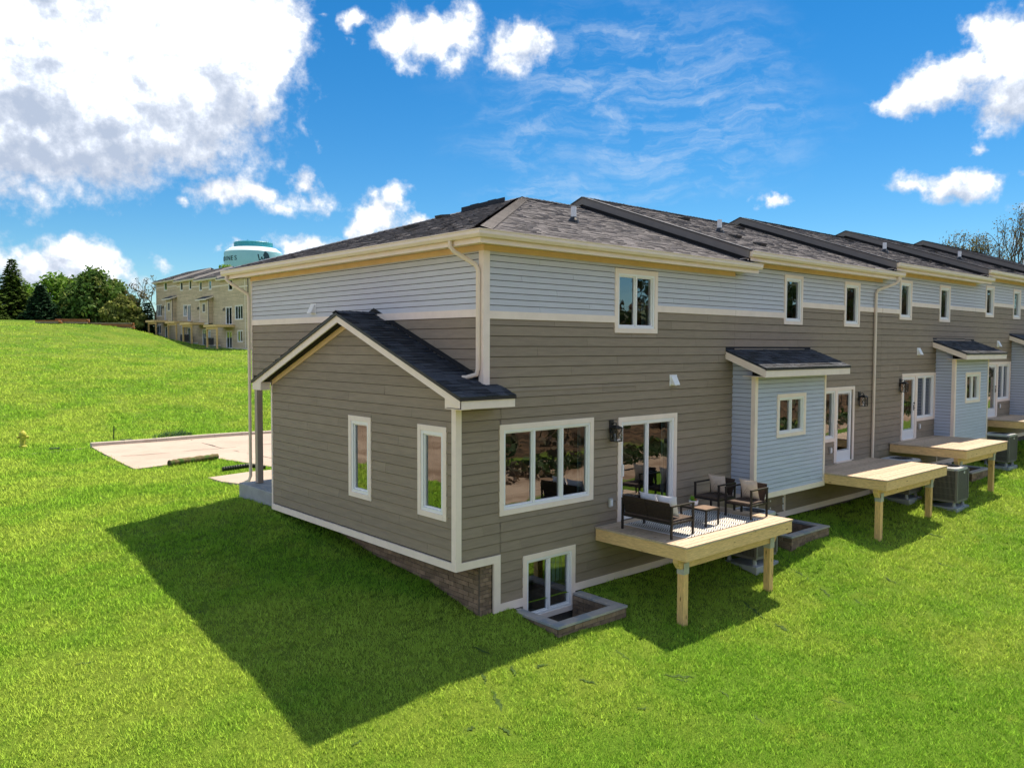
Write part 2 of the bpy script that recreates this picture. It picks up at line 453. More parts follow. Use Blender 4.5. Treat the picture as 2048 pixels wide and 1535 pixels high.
def gz(x, y):
    x = np.atleast_1d(np.asarray(x, float)); y = np.atleast_1d(np.asarray(y, float))
    xc = np.clip(x, -60, 115); yc = np.clip(y, -60, 170)
    out = np.zeros(x.shape); fx = xc.ravel(); fy = yc.ravel(); res = np.zeros(fx.shape)
    for k in range(0, len(fx), 20000):
        px = fx[k:k + 20000]; py = fy[k:k + 20000]
        d2 = (px[:, None] - TP[None, :, 0]) ** 2 + (py[:, None] - TP[None, :, 1]) ** 2
        res[k:k + 20000] = (np.where(d2 > 0, .5 * d2 * np.log(d2 + 1e-20), 0)) @ TW[:-3] + TW[-3] + TW[-2] * px + TW[-1] * py
    out = res.reshape(x.shape)
    wob = .018 * np.sin(1.7 * x + .6 * y) * np.cos(1.1 * y - .4 * x) + .012 * np.sin(3.9 * x - 2.2 * y) + .01 * np.sin(5.1 * y + 2.0 * x)
    return out + wob
def g1(x, y):
    return float(gz(x, y)[0])

# outlines: everything on the ground that keeps the lawn off
DRIVE = [(.1, 26.2), (-.45, 18.5), (2.75, 19.1), (3.2, 14.2), (3.2, 10.6), (16, 10.6), (16, 26.4)]
WALK = [(.45, 14.2), (.35, 10.0), (3.2, 10.0), (3.2, 14.2)]
WELLS = [(.66, 2.50, -1.27, 0, -1.23), (8.55, 10.42, -1.27, 0, -.86), (20.25, 22.05, -1.27, 0, -.52)]
def inside(poly, x, y):
    r = np.zeros(x.shape, bool); n = len(poly)
    for i in range(n):
        x0, y0 = poly[i]; x1, y1 = poly[(i + 1) % n]
        c = ((y0 > y) != (y1 > y))
        with np.errstate(divide='ignore', invalid='ignore'):
            r ^= c & (x < (x1 - x0) * (y - y0) / (y1 - y0 + 1e-15) + x0)
    return r
def ground_material():
    m = bpy.data.materials.new('turf_and_soil'); m.use_nodes = True
    t = NT(m.node_tree); t.n.clear()
    out = t.new('ShaderNodeOutputMaterial'); b = t.new('ShaderNodeBsdfPrincipled')
    pos = t.new('ShaderNodeNewGeometry').outputs['Position']
    c = turf_colour(t, pos)
    fine = t.noise(pos, 38, 5, .7)
    c = t.mix(1.0, c, t.mix(t.smooth(fine, .3, .7), (.22, .24, .20), (.42, .42, .38)), 'MULTIPLY')
    at_ = t.new('ShaderNodeAttribute'); at_.attribute_name = 'dirt'
    dn = t.noise(pos, .35, 7, .62)
    dirt = t.mix(t.smooth(dn, .3, .7), (.22, .145, .09), (.47, .36, .26))
    edge = t.math('MULTIPLY_ADD', t.math('SUBTRACT', t.noise(pos, .5, 5, .6), .5), 1.1, at_.outputs['Fac'])
    wood_ = t.new('ShaderNodeAttribute'); wood_.attribute_name = 'litter'
    lit = t.mix(t.smooth(t.noise(pos, 1.4, 6, .7), .35, .65), (.03, .022, .012), (.14, .085, .045))
    c = t.mix(t.smooth(edge, .4, .6), c, dirt)
    c = t.mix(t.smooth(t.math('MULTIPLY_ADD', t.math('SUBTRACT', t.noise(pos, .4, 5, .6), .5), .9, wood_.outputs['Fac']), .4, .6), c, lit)
    t.l.new(c, b.inputs['Base Color']); b.inputs['Roughness'].default_value = .95; b.inputs['Specular IOR Level'].default_value = .1
    bn = t.new('ShaderNodeBump'); bn.inputs['Strength'].default_value = .5; bn.inputs['Distance'].default_value = .04
    t.l.new(t.noise(pos, 30, 5, .7), bn.inputs['Height']); t.l.new(bn.outputs[0], b.inputs['Normal'])
    t.l.new(b.outputs[0], out.inputs[0])
    return m
def turf_colour(t, pos):
    a = t.noise(pos, .22, 5, .6); bb = t.noise(pos, 1.3, 5, .65); cc = t.noise(pos, 5.0, 4, .6)
    c = t.mix(t.smooth(a, .40, .58), (.245, .465, .042), (.385, .550, .070))
    c = t.mix(t.smooth(bb, .50, .85), c, (.40, .55, .07))
    c = t.mix(t.smooth(cc, .56, .80, 0, .6), c, (.19, .39, .026))
    # sod seams and worn streaks: long thin darker marks
    wv = t.vmath('MULTIPLY', pos, (.32, 2.6, 1))
    s1 = t.smooth(t.noise(wv, 1.0, 5, .65, .8), .64, .72)
    wv2 = t.vmath('MULTIPLY', pos, (2.2, .30, 1))
    s2 = t.smooth(t.noise(wv2, 1.0, 5, .65, .8), .66, .74)
    gate = t.smooth(t.noise(pos, .5, 3, .5), .45, .6)
    c = t.mix(t.math('MULTIPLY', t.math('MAXIMUM', s1, s2), t.math('MULTIPLY', gate, .75)), c, (.05, .11, .010))
    return c
def build_ground():
    def axis(parts):
        out = []
        for a, b, s in parts:
            out += list(np.arange(a, b, s))
        return out
    xs = axis([(-1500, -200, 260), (-200, -60, 28), (-60, -16, 4), (-16, 42, .5), (42, 60, 2), (60, 130, 7), (130, 420, 58), (420, 1600, 295)]) + [1600]
    ys = axis([(-1500, -200, 260), (-200, -60, 28), (-60, -20, 4), (-20, 34, .5), (34, 132, 2.5), (132, 300, 24), (300, 1600, 325)]) + [1600]
    for w in WELLS:
        xs += [w[0] + .05, w[1] - .05]; ys += [w[2] + .05]
    xs = np.unique(np.round(xs, 3)); ys = np.unique(np.round(ys, 3))
    X, Y = np.meshgrid(xs, ys, indexing='ij')
    Z = gz(X, Y)
    far = np.clip((np.hypot(X - 10, Y - 40) - 170) / 400, 0, 1)
    Z = Z * (1 - far) + far * 3.0
    nx, ny = len(xs), len(ys)
    V = np.stack([X, Y, Z], -1).reshape(-1, 3)
    cx = (xs[:-1] + xs[1:]) / 2; cy = (ys[:-1] + ys[1:]) / 2
    CX, CY = np.meshgrid(cx, cy, indexing='ij')
    keep = np.ones(CX.shape, bool)
    for w in WELLS:
        keep &= ~((CX > w[0] + .04) & (CX < w[1] - .04) & (CY > w[2] + .04) & (CY < .2))
    I, J = np.nonzero(keep)
    a = I * ny + J
    F = np.stack([a, a + ny, a + ny + 1, a + 1], -1)
    me = bpy.data.meshes.new('ground')
    me.from_pydata(V.tolist(), [], F.tolist())
    me.shade_smooth()
    # bare earth on the building plot behind the camera and beyond the left frame edge, leaf litter under the wood
    x, y = V[:, 0], V[:, 1]
    d1 = np.clip((-10.2 - .04 * (x - 8) - y) / 2.5, 0, 1) * np.clip((y + 20) / 3, 0, 1)
    left = np.clip((-10.6 + .17 * np.clip(y, 0, 30) - x) / 2.5, 0, 1) * (y < 60) * (y > -12)
    dirt = np.clip(np.maximum(d1, left), 0, 1)
    lit = np.clip((-18.5 - y) / 3, 0, 1)
    for nm, arr in (('dirt', dirt), ('litter', lit)):
        q = me.attributes.new(nm, 'FLOAT', 'POINT'); q.data.foreach_set('value', arr.astype(np.float32))
    me.materials.append(ground_material())
    o = place('ground', me)
    o['kind'] = 'structure'
build_ground()

def draped(name, poly, step, lift, depth, m, kind='structure'):
    """a slab that follows the ground under a polygon"""
    xs = np.arange(min(p[0] for p in poly), max(p[0] for p in poly) + step, step)
    import bmesh
    bm = bmesh.new()
    vs = [bm.verts.new((p[0], p[1], 0)) for p in poly]
    bm.faces.new(vs)
    for q in xs[1:-1]:
        bmesh.ops.bisect_plane(bm, geom=bm.verts[:] + bm.edges[:] + bm.faces[:], plane_co=(q, 0, 0), plane_no=(1, 0, 0))
    y0 = min(p[1] for p in poly); y1 = max(p[1] for p in poly)
    for q in np.arange(y0 + step, y1, step):
        bmesh.ops.bisect_plane(bm, geom=bm.verts[:] + bm.edges[:] + bm.faces[:], plane_co=(0, q, 0), plane_no=(0, 1, 0))
    for v in bm.verts:
        v.co.z = g1(v.co.x, v.co.y) + lift
    r = bmesh.ops.extrude_face_region(bm, geom=bm.faces[:])
    for e in r['geom']:
        if isinstance(e, bmesh.types.BMVert):
            e.co.z -= depth
    bmesh.ops.recalc_face_normals(bm, faces=bm.faces[:])
    me = bpy.data.meshes.new(name); bm.to_mesh(me); bm.free(); me.materials.append(m)
    o = place(name, me); o['kind'] = kind
    return o
drive = draped('driveway', DRIVE, 1.5, .05, .2, CONC)
walk = draped('path', WALK, 1.5, .07, .2, CONC)
# control joints sawn in the driveway and the kerb along its far side
for (xa, ya, xb, yb) in ((4.2, 11, 4.2, 26.0), (8.4, 11, 8.4, 26.0), (.2, 22.4, 15.8, 22.4)):
    mb = MB(); n = 24; pts = [(xa + (xb - xa) * k / n, ya + (yb - ya) * k / n) for k in range(n + 1)]
    dx, dy = (yb - ya), -(xb - xa); L = math.hypot(dx, dy); dx, dy = dx / L * .03, dy / L * .03
    for (p, q) in zip(pts[:-1], pts[1:]):
        za, zb = g1(*p) + .054, g1(*q) + .054
        mb.quad((p[0] - dx, p[1] - dy, za), (q[0] - dx, q[1] - dy, zb), (q[0] + dx, q[1] + dy, zb), (p[0] + dx, p[1] + dy, za))
    o = mb.build('joint', MORT, drive)
KERB = mat('kerb_concrete', (.50, .44, .38), .85, .15, 1.5, second=(.33, .24, .17), sec_range=(.55, .75), sec_scale=.8)
def kerb(pts, h, w, name='kerb', m=None):
    mb = MB()
    for (p, q) in zip(pts[:-1], pts[1:]):
        d = Vector((q[0] - p[0], q[1] - p[1], 0)).normalized(); nrm = Vector((-d.y, d.x, 0)) * w
        za, zb = g1(*p), g1(*q)
        A = Vector((p[0], p[1], za)); B = Vector((q[0], q[1], zb)); up = Vector((0, 0, h)); dn = Vector((0, 0, -.3))
        mb.hexa([A + dn, B + dn, B + nrm + dn, A + nrm + dn, A + up, B + up, B + nrm + up, A + nrm + up])
    o = mb.build(name, m or KERB, None, bevel=.02); o['kind'] = 'structure'
    return o
kp = [(.1 + (16 - .1) * k / 12, 26.2 + .2 * k / 12) for k in range(13)]
kerb(kp, .20, .22)
# low kerb and storm inlet at the left edge
kerb([(-9.0 + 9.0 * k / 8, 24.2 + 2.0 * k / 8) for k in range(9)], .02, .10, m=MORT)

# ------------------------------------------------------------------ siding and walls
def clip_poly(poly, planes):
    for (a, b, c) in planes:                    # keep a*u + b*z <= c
        out = []
        for i in range(len(poly)):
            p, q = poly[i], poly[(i + 1) % len(poly)]
            dp = a * p[0] + b * p[1] - c; dq = a * q[0] + b * q[1] - c
            if dp <= 0: out.append(p)
            if dp * dq < 0:
                t = dp / (dp - dq); out.append((p[0] + (q[0] - p[0]) * t, p[1] + (q[1] - p[1]) * t))
        poly = out
        if len(poly) < 3: return []
    return poly
def subtract(z0, z1, cuts):
    segs = [(z0, z1)]
    for (a, b) in cuts:
        nx = []
        for (s, e) in segs:
            if b <= s or a >= e: nx.append((s, e)); continue
            if a > s: nx.append((s, a))
            if b < e: nx.append((b, e))
        segs = nx
    return [(s, e) for s, e in segs if e - s > .012]
UNIT = {}
def board_mesh(m):
    if m.name not in UNIT:
        mb = MB()
        mb.hexa([(0, -.026, 0), (1, -.026, 0), (1, 0, 0), (0, 0, 0), (0, -.008, 1), (1, -.008, 1), (1, 0, 1), (0, 0, 1)])
        UNIT[m.name] = mb.mesh('siding_board', m)
    return UNIT[m.name]
def siding(fr, zones, opens, expo, m, parent, z_origin, clip=None, single=True, jl=3.66, mb=None):
    zlo = min(z[2] for z in zones); zhi = max(z[3] for z in zones)
    k = math.floor((zlo - z_origin) / expo) ; row = 0
    own = mb if mb is not None else MB()
    while z_origin + k * expo < zhi:
        a = z_origin + k * expo; b = a + expo - .011; k += 1; row += 1
        edges = sorted({e for z in zones for e in z[:2]} | {e for o in opens for e in o[:2]})
        runs = []
        for u0, u1 in zip(edges[:-1], edges[1:]):
            if u1 - u0 < 1e-4: continue
            um = (u0 + u1) / 2
            segs = []
            for z in zones:
                if z[0] - 1e-6 <= um <= z[1] + 1e-6:
                    lo, hi = max(a, z[2]), min(b, z[3])
                    if hi - lo > .012:
                        segs += subtract(lo, hi, [(o[2], o[3]) for o in opens if o[0] < um < o[1]])
            for s in segs:
                for r in runs:
                    if abs(r[1] - u0) < 1e-6 and abs(r[2] - s[0]) < 1e-6 and abs(r[3] - s[1]) < 1e-6:
                        r[1] = u1; break
                else:
                    runs.append([u0, u1, s[0], s[1]])
        for (u0, u1, s, e) in runs:
            cuts = [u0]; j = math.floor(u0 / jl) * jl + (row * 1.37) % jl
            while j < u1:
                if j > u0 + .35 and j < u1 - .35: cuts.append(j)
                j += jl
            cuts.append(u1)
            for c0, c1 in zip(cuts[:-1], cuts[1:]):
                c1b = c1 - (.004 if c1 < u1 else 0)
                if clip:
                    pl = clip_poly([(c0, s), (c1b, s), (c1b, e), (c0, e)], clip)
                    if len(pl) < 3: continue
                    full = len(pl) == 4 and abs(max(p[0] for p in pl) - c1b) < 1e-6 and abs(min(p[0] for p in pl) - c0) < 1e-6 and abs(pl[0][1] - pl[1][1]) < 1e-6 and abs(pl[2][1] - pl[3][1]) < 1e-6 and abs(pl[2][0] - c1b) < 1e-6 and abs(pl[3][0] - c0) < 1e-6
                    if not full:
                        q = MB().prism(pl, lambda u, z: fr.p(u, 0, z), lambda u, z: fr.p(u, .021 - .013 * (z - s) / expo, z))
                        if single: q.build('siding_board', m, parent)
                        else:
                            own.prism(pl, lambda u, z: fr.p(u, 0, z), lambda u, z: fr.p(u, .021 - .013 * (z - s) / expo, z), random.random())
                        continue
                if single:
                    place('siding_board', board_mesh(m), parent, fr.matrix(c0, 0, s, c1b - c0, e - s))
                else:
                    own.hexa([fr.p(c0, .021, s), fr.p(c1b, .021, s), fr.p(c1b, 0, s), fr.p(c0, 0, s), fr.p(c0, .008, e), fr.p(c1b, .008, e), fr.p(c1b, 0, e), fr.p(c0, 0, e)], random.random())
    if not single and mb is None and own.f:
        o = own.build('siding', m, parent); o['kind'] = 'stuff'
def wall_sheet(name, fr, rects, opens, parent, thick=.10, clip=None, m=None):
    """the sheathing behind the boards, with real holes at the openings"""
    us = sorted({e for r in rects + opens for e in r[:2]}); zs = sorted({e for r in rects + opens for e in r[2:4]})
    mb = MB()
    for u0, u1 in zip(us[:-1], us[1:]):
        for z0, z1 in zip(zs[:-1], zs[1:]):
            um, zm = (u0 + u1) / 2, (z0 + z1) / 2
            if not any(r[0] < um < r[1] and r[2] < zm < r[3] for r in rects): continue
            if any(o[0] < um < o[1] and o[2] < zm < o[3] for o in opens): continue
            pl = [(u0, z0), (u1, z0), (u1, z1), (u0, z1)]
            if clip:
                pl = clip_poly(pl, clip)
                if len(pl) < 3: continue
            mb.prism(pl, lambda u, z: fr.p(u, -thick, z), lambda u, z: fr.p(u, 0, z))
    return mb.build(name, m or BACK, parent)

# ------------------------------------------------------------------ windows and doors
def window(fr, u0, u1, z0, z1, panes, parent, cw=.10, casing=TRIM, sill=True, door=False, blind=None, name='window', deep=1.3, fw=.045, mull=.05):
    """outer size includes the casing boards"""
    cs = MB()
    fr.hexa(cs, u0, u0 + cw, -.02, .036, z0, z1)
    fr.hexa(cs, u1 - cw, u1, -.02, .036, z0, z1)
    fr.hexa(cs, u0 + cw, u1 - cw, -.02, .034, z1 - cw, z1)
    if not door:
        fr.hexa(cs, u0 + cw, u1 - cw, -.02, .038, z0, z0 + cw)
    a, b, c, d = u0 + cw, u1 - cw, (z0 + cw if not door else z0 + .02), z1 - cw
    f = MB()
    fr.hexa(f, a, a + fw, -.09, .022, c, d); fr.hexa(f, b - fw, b, -.09, .022, c, d)
    fr.hexa(f, a + fw, b - fw, -.09, .020, d - fw, d); fr.hexa(f, a + fw, b - fw, -.09, .020, c, c + fw)
    n = panes; w = (b - a - 2 * fw - (n - 1) * mull) / n
    win = f.build(name, WHITE, parent)
    cs.build('casing', casing, win)
    for i in range(n):
        p0 = a + fw + i * (w + mull)
        if i < n - 1:
            fr.box('mullion', WHITE, win, p0 + w, p0 + w + mull, -.09, .012, c + fw, d - fw)
        sash = MB(); q = .028
        fr.hexa(sash, p0, p0 + q, -.07, -.012, c + fw, d - fw); fr.hexa(sash, p0 + w - q, p0 + w, -.07, -.012, c + fw, d - fw)
        fr.hexa(sash, p0 + q, p0 + w - q, -.07, -.014, c + fw, c + fw + q); fr.hexa(sash, p0 + q, p0 + w - q, -.07, -.014, d - fw - q, d - fw)
        sash.build('sash', WHITE, win)
        pane = MB(); k = -.036 - .012 * (i % 2)
        pane.quad(fr.p(p0 + q - .004, k, c + fw + q - .004), fr.p(p0 + w - q + .004, k, c + fw + q - .004), fr.p(p0 + w - q + .004, k, d - fw - q + .004), fr.p(p0 + q - .004, k, d - fw - q + .004))
        pane.build('pane', GLA, win)
    # the room seen through the glass: plaster reveals, dim interior
    rv = MB(); e = .15
    for (x0, x1, y0, y1, x2, x3, y2, y3) in ((a, a, c, d, a, a, c, d), (b, b, c, d, b, b, c, d)):
        rv.quad(fr.p(x0, -.09, y0), fr.p(x0, -.09, y1), fr.p(x2, -.09 - e, y1), fr.p(x2, -.09 - e, y0))
    rv.quad(fr.p(a, -.09, d), fr.p(b, -.09, d), fr.p(b, -.09 - e, d), fr.p(a, -.09 - e, d))
    rv.quad(fr.p(a, -.09, c), fr.p(b, -.09, c), fr.p(b, -.09 - e, c), fr.p(a, -.09 - e, c))
    rv.build('reveal', REVEAL, win)
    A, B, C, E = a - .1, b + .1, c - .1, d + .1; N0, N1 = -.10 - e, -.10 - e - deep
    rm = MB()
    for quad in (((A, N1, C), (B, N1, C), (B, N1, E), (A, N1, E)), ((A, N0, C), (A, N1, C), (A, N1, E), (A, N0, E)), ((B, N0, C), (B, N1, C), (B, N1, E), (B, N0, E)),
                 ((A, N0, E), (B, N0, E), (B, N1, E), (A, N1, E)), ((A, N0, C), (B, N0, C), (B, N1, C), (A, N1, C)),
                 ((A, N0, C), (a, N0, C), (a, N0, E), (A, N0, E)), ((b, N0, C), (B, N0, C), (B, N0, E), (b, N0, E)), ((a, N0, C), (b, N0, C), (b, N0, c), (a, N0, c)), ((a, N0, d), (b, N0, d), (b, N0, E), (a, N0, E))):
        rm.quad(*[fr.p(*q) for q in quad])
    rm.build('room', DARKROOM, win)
    if blind:
        f0, f1 = blind
        bl = MB(); s0 = a + (b - a) * f0; s1 = a + (b - a) * f1; nb = 7
        for i in range(nb):
            x0 = s0 + (s1 - s0) * i / nb; x1 = s0 + (s1 - s0) * (i + .82) / nb
            fr.hexa(bl, x0, x1, -.20 - .02 * (i % 2), -.19 - .02 * (i % 2), c + fw, d - fw)
        bl.build('blind', CURT, win)
    return win
def glazed_door(fr, u0, u1, z0, z1, parent, swing=1):
    """white full-lite door with its casing already built"""
    f = MB(); s = .10
    fr.hexa(f, u0, u0 + s, -.06, .0, z0, z1); fr.hexa(f, u1 - s, u1, -.06, .0, z0, z1)
    fr.hexa(f, u0 + s, u1 - s, -.06, -.002, z1 - s, z1); fr.hexa(f, u0 + s, u1 - s, -.06, -.002, z0, z0 + .30)
    d = f.build('door', WHITE, parent)
    p = MB(); p.quad(fr.p(u0 + s, -.03, z0 + .30), fr.p(u1 - s, -.03, z0 + .30), fr.p(u1 - s, -.03, z1 - s), fr.p(u0 + s, -.03, z1 - s)); p.build('pane', GLA, d)
    b = MB(); g = .008; A, B, C, E = u0 + s + .02, u1 - s - .02, z0 + .32, z1 - s - .02
    for q in ((A, A + g, C, E), (B - g, B, C, E), (A, B, C, C + g), (A, B, E - g, E)):
        fr.hexa(b, q[0], q[1], -.028, -.018, q[2], q[3])
    b.build('glazing_bead', WHITE, d)
    h = u1 - .05 if swing > 0 else u0 + .05
    hb = MB(); fr.hexa(hb, h - .02, h + .02, 0, .012, z0 + .92, z0 + 1.10); hb.tube([fr.p(h, .012, z0 + 1.0), fr.p(h, .05, z0 + 1.0), fr.p(h - .09 * swing, .055, z0 + 1.0)], .009, 6)
    hb.tube([fr.p(h, .0, z0 + 1.16), fr.p(h, .03, z0 + 1.16)], .026, 8)
    hb.build('handle', BLK, d)
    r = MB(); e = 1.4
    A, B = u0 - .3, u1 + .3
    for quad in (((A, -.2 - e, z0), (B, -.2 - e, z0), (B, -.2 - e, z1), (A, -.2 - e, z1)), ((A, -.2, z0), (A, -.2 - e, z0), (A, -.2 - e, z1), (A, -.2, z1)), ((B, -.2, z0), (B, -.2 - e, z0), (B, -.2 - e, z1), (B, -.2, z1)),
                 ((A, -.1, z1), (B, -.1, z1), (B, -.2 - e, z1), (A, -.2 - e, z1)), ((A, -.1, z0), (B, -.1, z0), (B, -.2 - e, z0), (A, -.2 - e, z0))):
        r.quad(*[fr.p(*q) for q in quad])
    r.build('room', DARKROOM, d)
    return d
LGLASS = glass('lantern_glass', .10, (.8, .8, .78))
def wall_lamp(fr, u, z, parent):
    """black outdoor lantern; u, z is the middle of the cage"""
    pl = MB(); fr.hexa(pl, u - .06, u + .06, .02, .045, z + .02, z + .28)
    lamp = pl.build('wall_lamp', BLK, parent, bevel=.006)
    arm = MB(); arm.tube([fr.p(u, .045, z + .20), fr.p(u, .10, z + .235), fr.p(u, .16, z + .235), fr.p(u, .16, z + .16)], .011, 6); arm.build('arm', BLK, lamp)
    w = .085; n0 = .16
    cap = MB(); a = [fr.p(u + i * w * 1.25, n0 + j * w * 1.25, z + .13) for i, j in ((-1, 1), (1, 1), (1, -1), (-1, -1))]; t = [fr.p(u + i * .03, n0 + j * .03, z + .185) for i, j in ((-1, 1), (1, 1), (1, -1), (-1, -1))]
    cap.hexa(a + t); cap.build('lamp_cap', BLK, lamp)
    cg = MB(); b = .009
    for i in (-1, 1):
        for j in (-1, 1):
            fr.hexa(cg, u + i * w - b, u + i * w + b, n0 + j * w - b, n0 + j * w + b, z - .15, z + .13)
    for zz in (-.15, .11):
        for i in (-1, 1):
            fr.hexa(cg, u - w, u + w, n0 + i * w - b, n0 + i * w + b, z + zz, z + zz + .02)
            fr.hexa(cg, u + i * w - b, u + i * w + b, n0 - w, n0 + w, z + zz, z + zz + .02)
    for j in (1,):
        cg.tube([fr.p(u - w, n0 + j * w, z - .13), fr.p(u + w, n0 + j * w, z + .11)], .006, 4); cg.tube([fr.p(u + w, n0 + j * w, z - .13), fr.p(u - w, n0 + j * w, z + .11)], .006, 4)
    for i in (-1, 1):
        cg.tube([fr.p(u + i * w, n0 - w, z - .13), fr.p(u + i * w, n0 + w, z + .11)], .006, 4); cg.tube([fr.p(u + i * w, n0 + w, z - .13), fr.p(u + i * w, n0 - w, z + .11)], .006, 4)
    cg.build('lamp_cage', BLK, lamp)
    g = MB(); fr.hexa(g, u - w + .012, u + w - .012, n0 - w + .012, n0 + w - .012, z - .13, z + .11); g.build('lamp_glass', LGLASS, lamp)
    bu = MB(); bu.tube([fr.p(u, n0, z - .13), fr.p(u, n0, z - .03)], [.018, .018], 8); bu.build('bulb', WHITE, lamp)
    return lamp
def hood_vent(fr, u, z, parent):
    h = MB()
    h.hexa([fr.p(u - .10, .15, z - .10), fr.p(u + .10, .15, z - .10), fr.p(u + .10, .02, z - .10), fr.p(u - .10, .02, z - .10), fr.p(u - .10, .05, z + .10), fr.p(u + .10, .05, z + .10), fr.p(u + .10, .02, z + .10), fr.p(u - .10, .02, z + .10)])
    o = h.build('hood_vent', WHITE, parent, bevel=.012)
    fr.box('vent_flange', WHITE, o, u - .13, u + .13, .016, .026, z - .12, z + .13)
    return o
def outlet(fr, u, z, parent):
    o = fr.box('outlet_cover', STEEL, parent, u - .05, u + .05, .02, .075, z - .09, z + .09, bevel=.012)
    fr.box('cover_hinge', WHITE, o, u - .035, u + .035, .075, .082, z - .06, z + .06)
    return o
def roof_vent(p, up, parent):
    """low black box vent; p on the roof surface, up = slope direction unit vector uphill"""
    a = Vector((0, 0, 1)).cross(up).normalized(); n = up.cross(a).normalized(); n = n if n.z > 0 else -n
    P = lambda i, j, k: p + a * i + up * j + n * k
    b = MB(); b.hexa([P(-.13, -.13, 0), P(.13, -.13, 0), P(.13, .13, 0), P(-.13, .13, 0), P(-.13, -.14, .085), P(.13, -.14, .085), P(.13, .13, .04), P(-.13, .13, .04)])
    o = b.build('roof_vent', BLK, parent)
    f = MB(); f.hexa([P(-.17, -.16, .006), P(.17, -.16, .006), P(.17, .17, .006), P(-.17, .17, .006), P(-.17, -.16, .016), P(.17, -.16, .016), P(.17, .17, .016), P(-.17, .17, .016)]); f.build('vent_flange', BLK, o)
FLUE = mat('pale_pvc', (.68, .69, .70), .4, .03, 6)
def flue(p, h, parent):
    f = MB(); f.tube([p + Vector((0, 0, -.1)), p + Vector((0, 0, h))], .065, 12)
    o = f.build('flue_pipe', FLUE, parent, smooth=True)
    c = MB(); c.lathe([(.15, -.08), (.12, .05), (.075, .11), (.07, .13)], p, 12); c.build('flue_boot', BLK, o)

# ------------------------------------------------------------------ roofs
def shingles(mb, O, A, B, N, courses, expo=.143, tab=(.16, .34), over=.03, lift=.016):
    """courses: function k -> (s0, s1) along A or None"""
    k = 0
    while True:
        lim = courses(k)
        if lim is None: break
        s, e = lim; s += -random.random() * .1
        while s < e:
            w = random.uniform(*tab); s1 = min(s + w, e); s0 = max(s, lim[0])
            if s1 - s0 > .02:
                h = lift * random.uniform(.55, 1.5)
                b0 = k * expo - random.uniform(0, .008); b1 = b0 + expo + over
                P = lambda a, b, c: O + A * a + B * b + N * c
                rr = random.random()
                mb.quad(P(s0, b0, h), P(s1, b0, h), P(s1, b1, .004), P(s0, b1, .004), rr)
                mb.quad(P(s0, b0, 0), P(s1, b0, 0), P(s1, b0, h), P(s0, b0, h), rr)
            s += w + .004
        k += 1
def shingle_objects(parent, O, A, B, N, n, width, expo=.143, m=None, tab=(.2, .36)):
    m = m or SHD
    if ('sh', m.name) not in UNIT:
        q = MB(); q.hexa([(0, 0, 0), (1, 0, 0), (1, 1, 0), (0, 1, 0), (0, 0, .016), (1, 0, .016), (1, 1, .004), (0, 1, .004)])
        UNIT[('sh', m.name)] = q.mesh('shingle', m)
    me = UNIT[('sh', m.name)]
    for k in range(n):
        s = -random.random() * .15
        while s < width:
            w = random.uniform(*tab); s0, s1 = max(0, s), min(s + w - .005, width); s += w
            if s1 - s0 < .02: continue
            o = O + A * s0 + B * (k * expo - random.uniform(0, .006))
            M = Matrix.Identity(4)
            for i in range(3):
                M[i][0] = A[i] * (s1 - s0); M[i][1] = B[i] * (expo + .02); M[i][2] = N[i] * random.uniform(.7, 1.4); M[i][3] = o[i]
            place('shingle', me, parent, M)
def slab(name, pts, thick, m, parent):
    """roof plane slab from 3d corner points, thickness downwards"""
    mb = MB(); n = len(pts); dn = Vector((0, 0, -thick))
    i = len(mb.v); mb.v += [tuple(p) for p in pts] + [tuple(Vector(p) + dn) for p in pts]
    mb.f.append(tuple(range(n))); mb.f.append(tuple(range(n, 2 * n))[::-1]); mb.r += [None, None]
    for k in range(n):
        q = (k + 1) % n; mb.f.append((k, n + k, n + q, q)); mb.r.append(None)
    return mb.build(name, m, parent)
def sweep(name, prof, paths, m, parent):
    """prof: list of (out, z); paths(out, z) -> list of points"""
    mb = MB(); rings = [paths(o, z) for (o, z) in prof]; n = len(prof); L = len(rings[0])
    for k in range(L):
        mb.v += [tuple(r[k]) for r in rings]
    for k in range(L - 1):
        for j in range(n):
            q = (j + 1) % n; mb.f.append((k * n + j, k * n + q, (k + 1) * n + q, (k + 1) * n + j)); mb.r.append(None)
    mb.f.append(tuple(range(n))); mb.f.append(tuple((L - 1) * n + j for j in range(n))[::-1]); mb.r += [None, None]
    return mb.build(name, m, parent)
GPROF = [(0, 0), (.085, 0), (.115, .05), (.115, .105), (.128, .115), (.128, .13), (.105, .13), (.105, .118), (.012, .118), (0, .13)]

# ------------------------------------------------------------------ the townhouse row
SL = .357
EXD, EXL, EXB = .19, .112, .107
ZS = .287
def eave_z(k): return 5.67 + ZS * k
def roof_z(k, y): return eave_z(k) + SL * (y + .5)
RIDGE_Y = 4.95
XB = [0, 7.92, 15.98, 23.8, 31.6, 39.4]
REAR = Frame((0, 0, 0), 0)
Bv = Vector((0, 1, SL)).normalized(); Nv = Vector((0, -SL, 1)).normalized(); Xv = Vector((1, 0, 0))

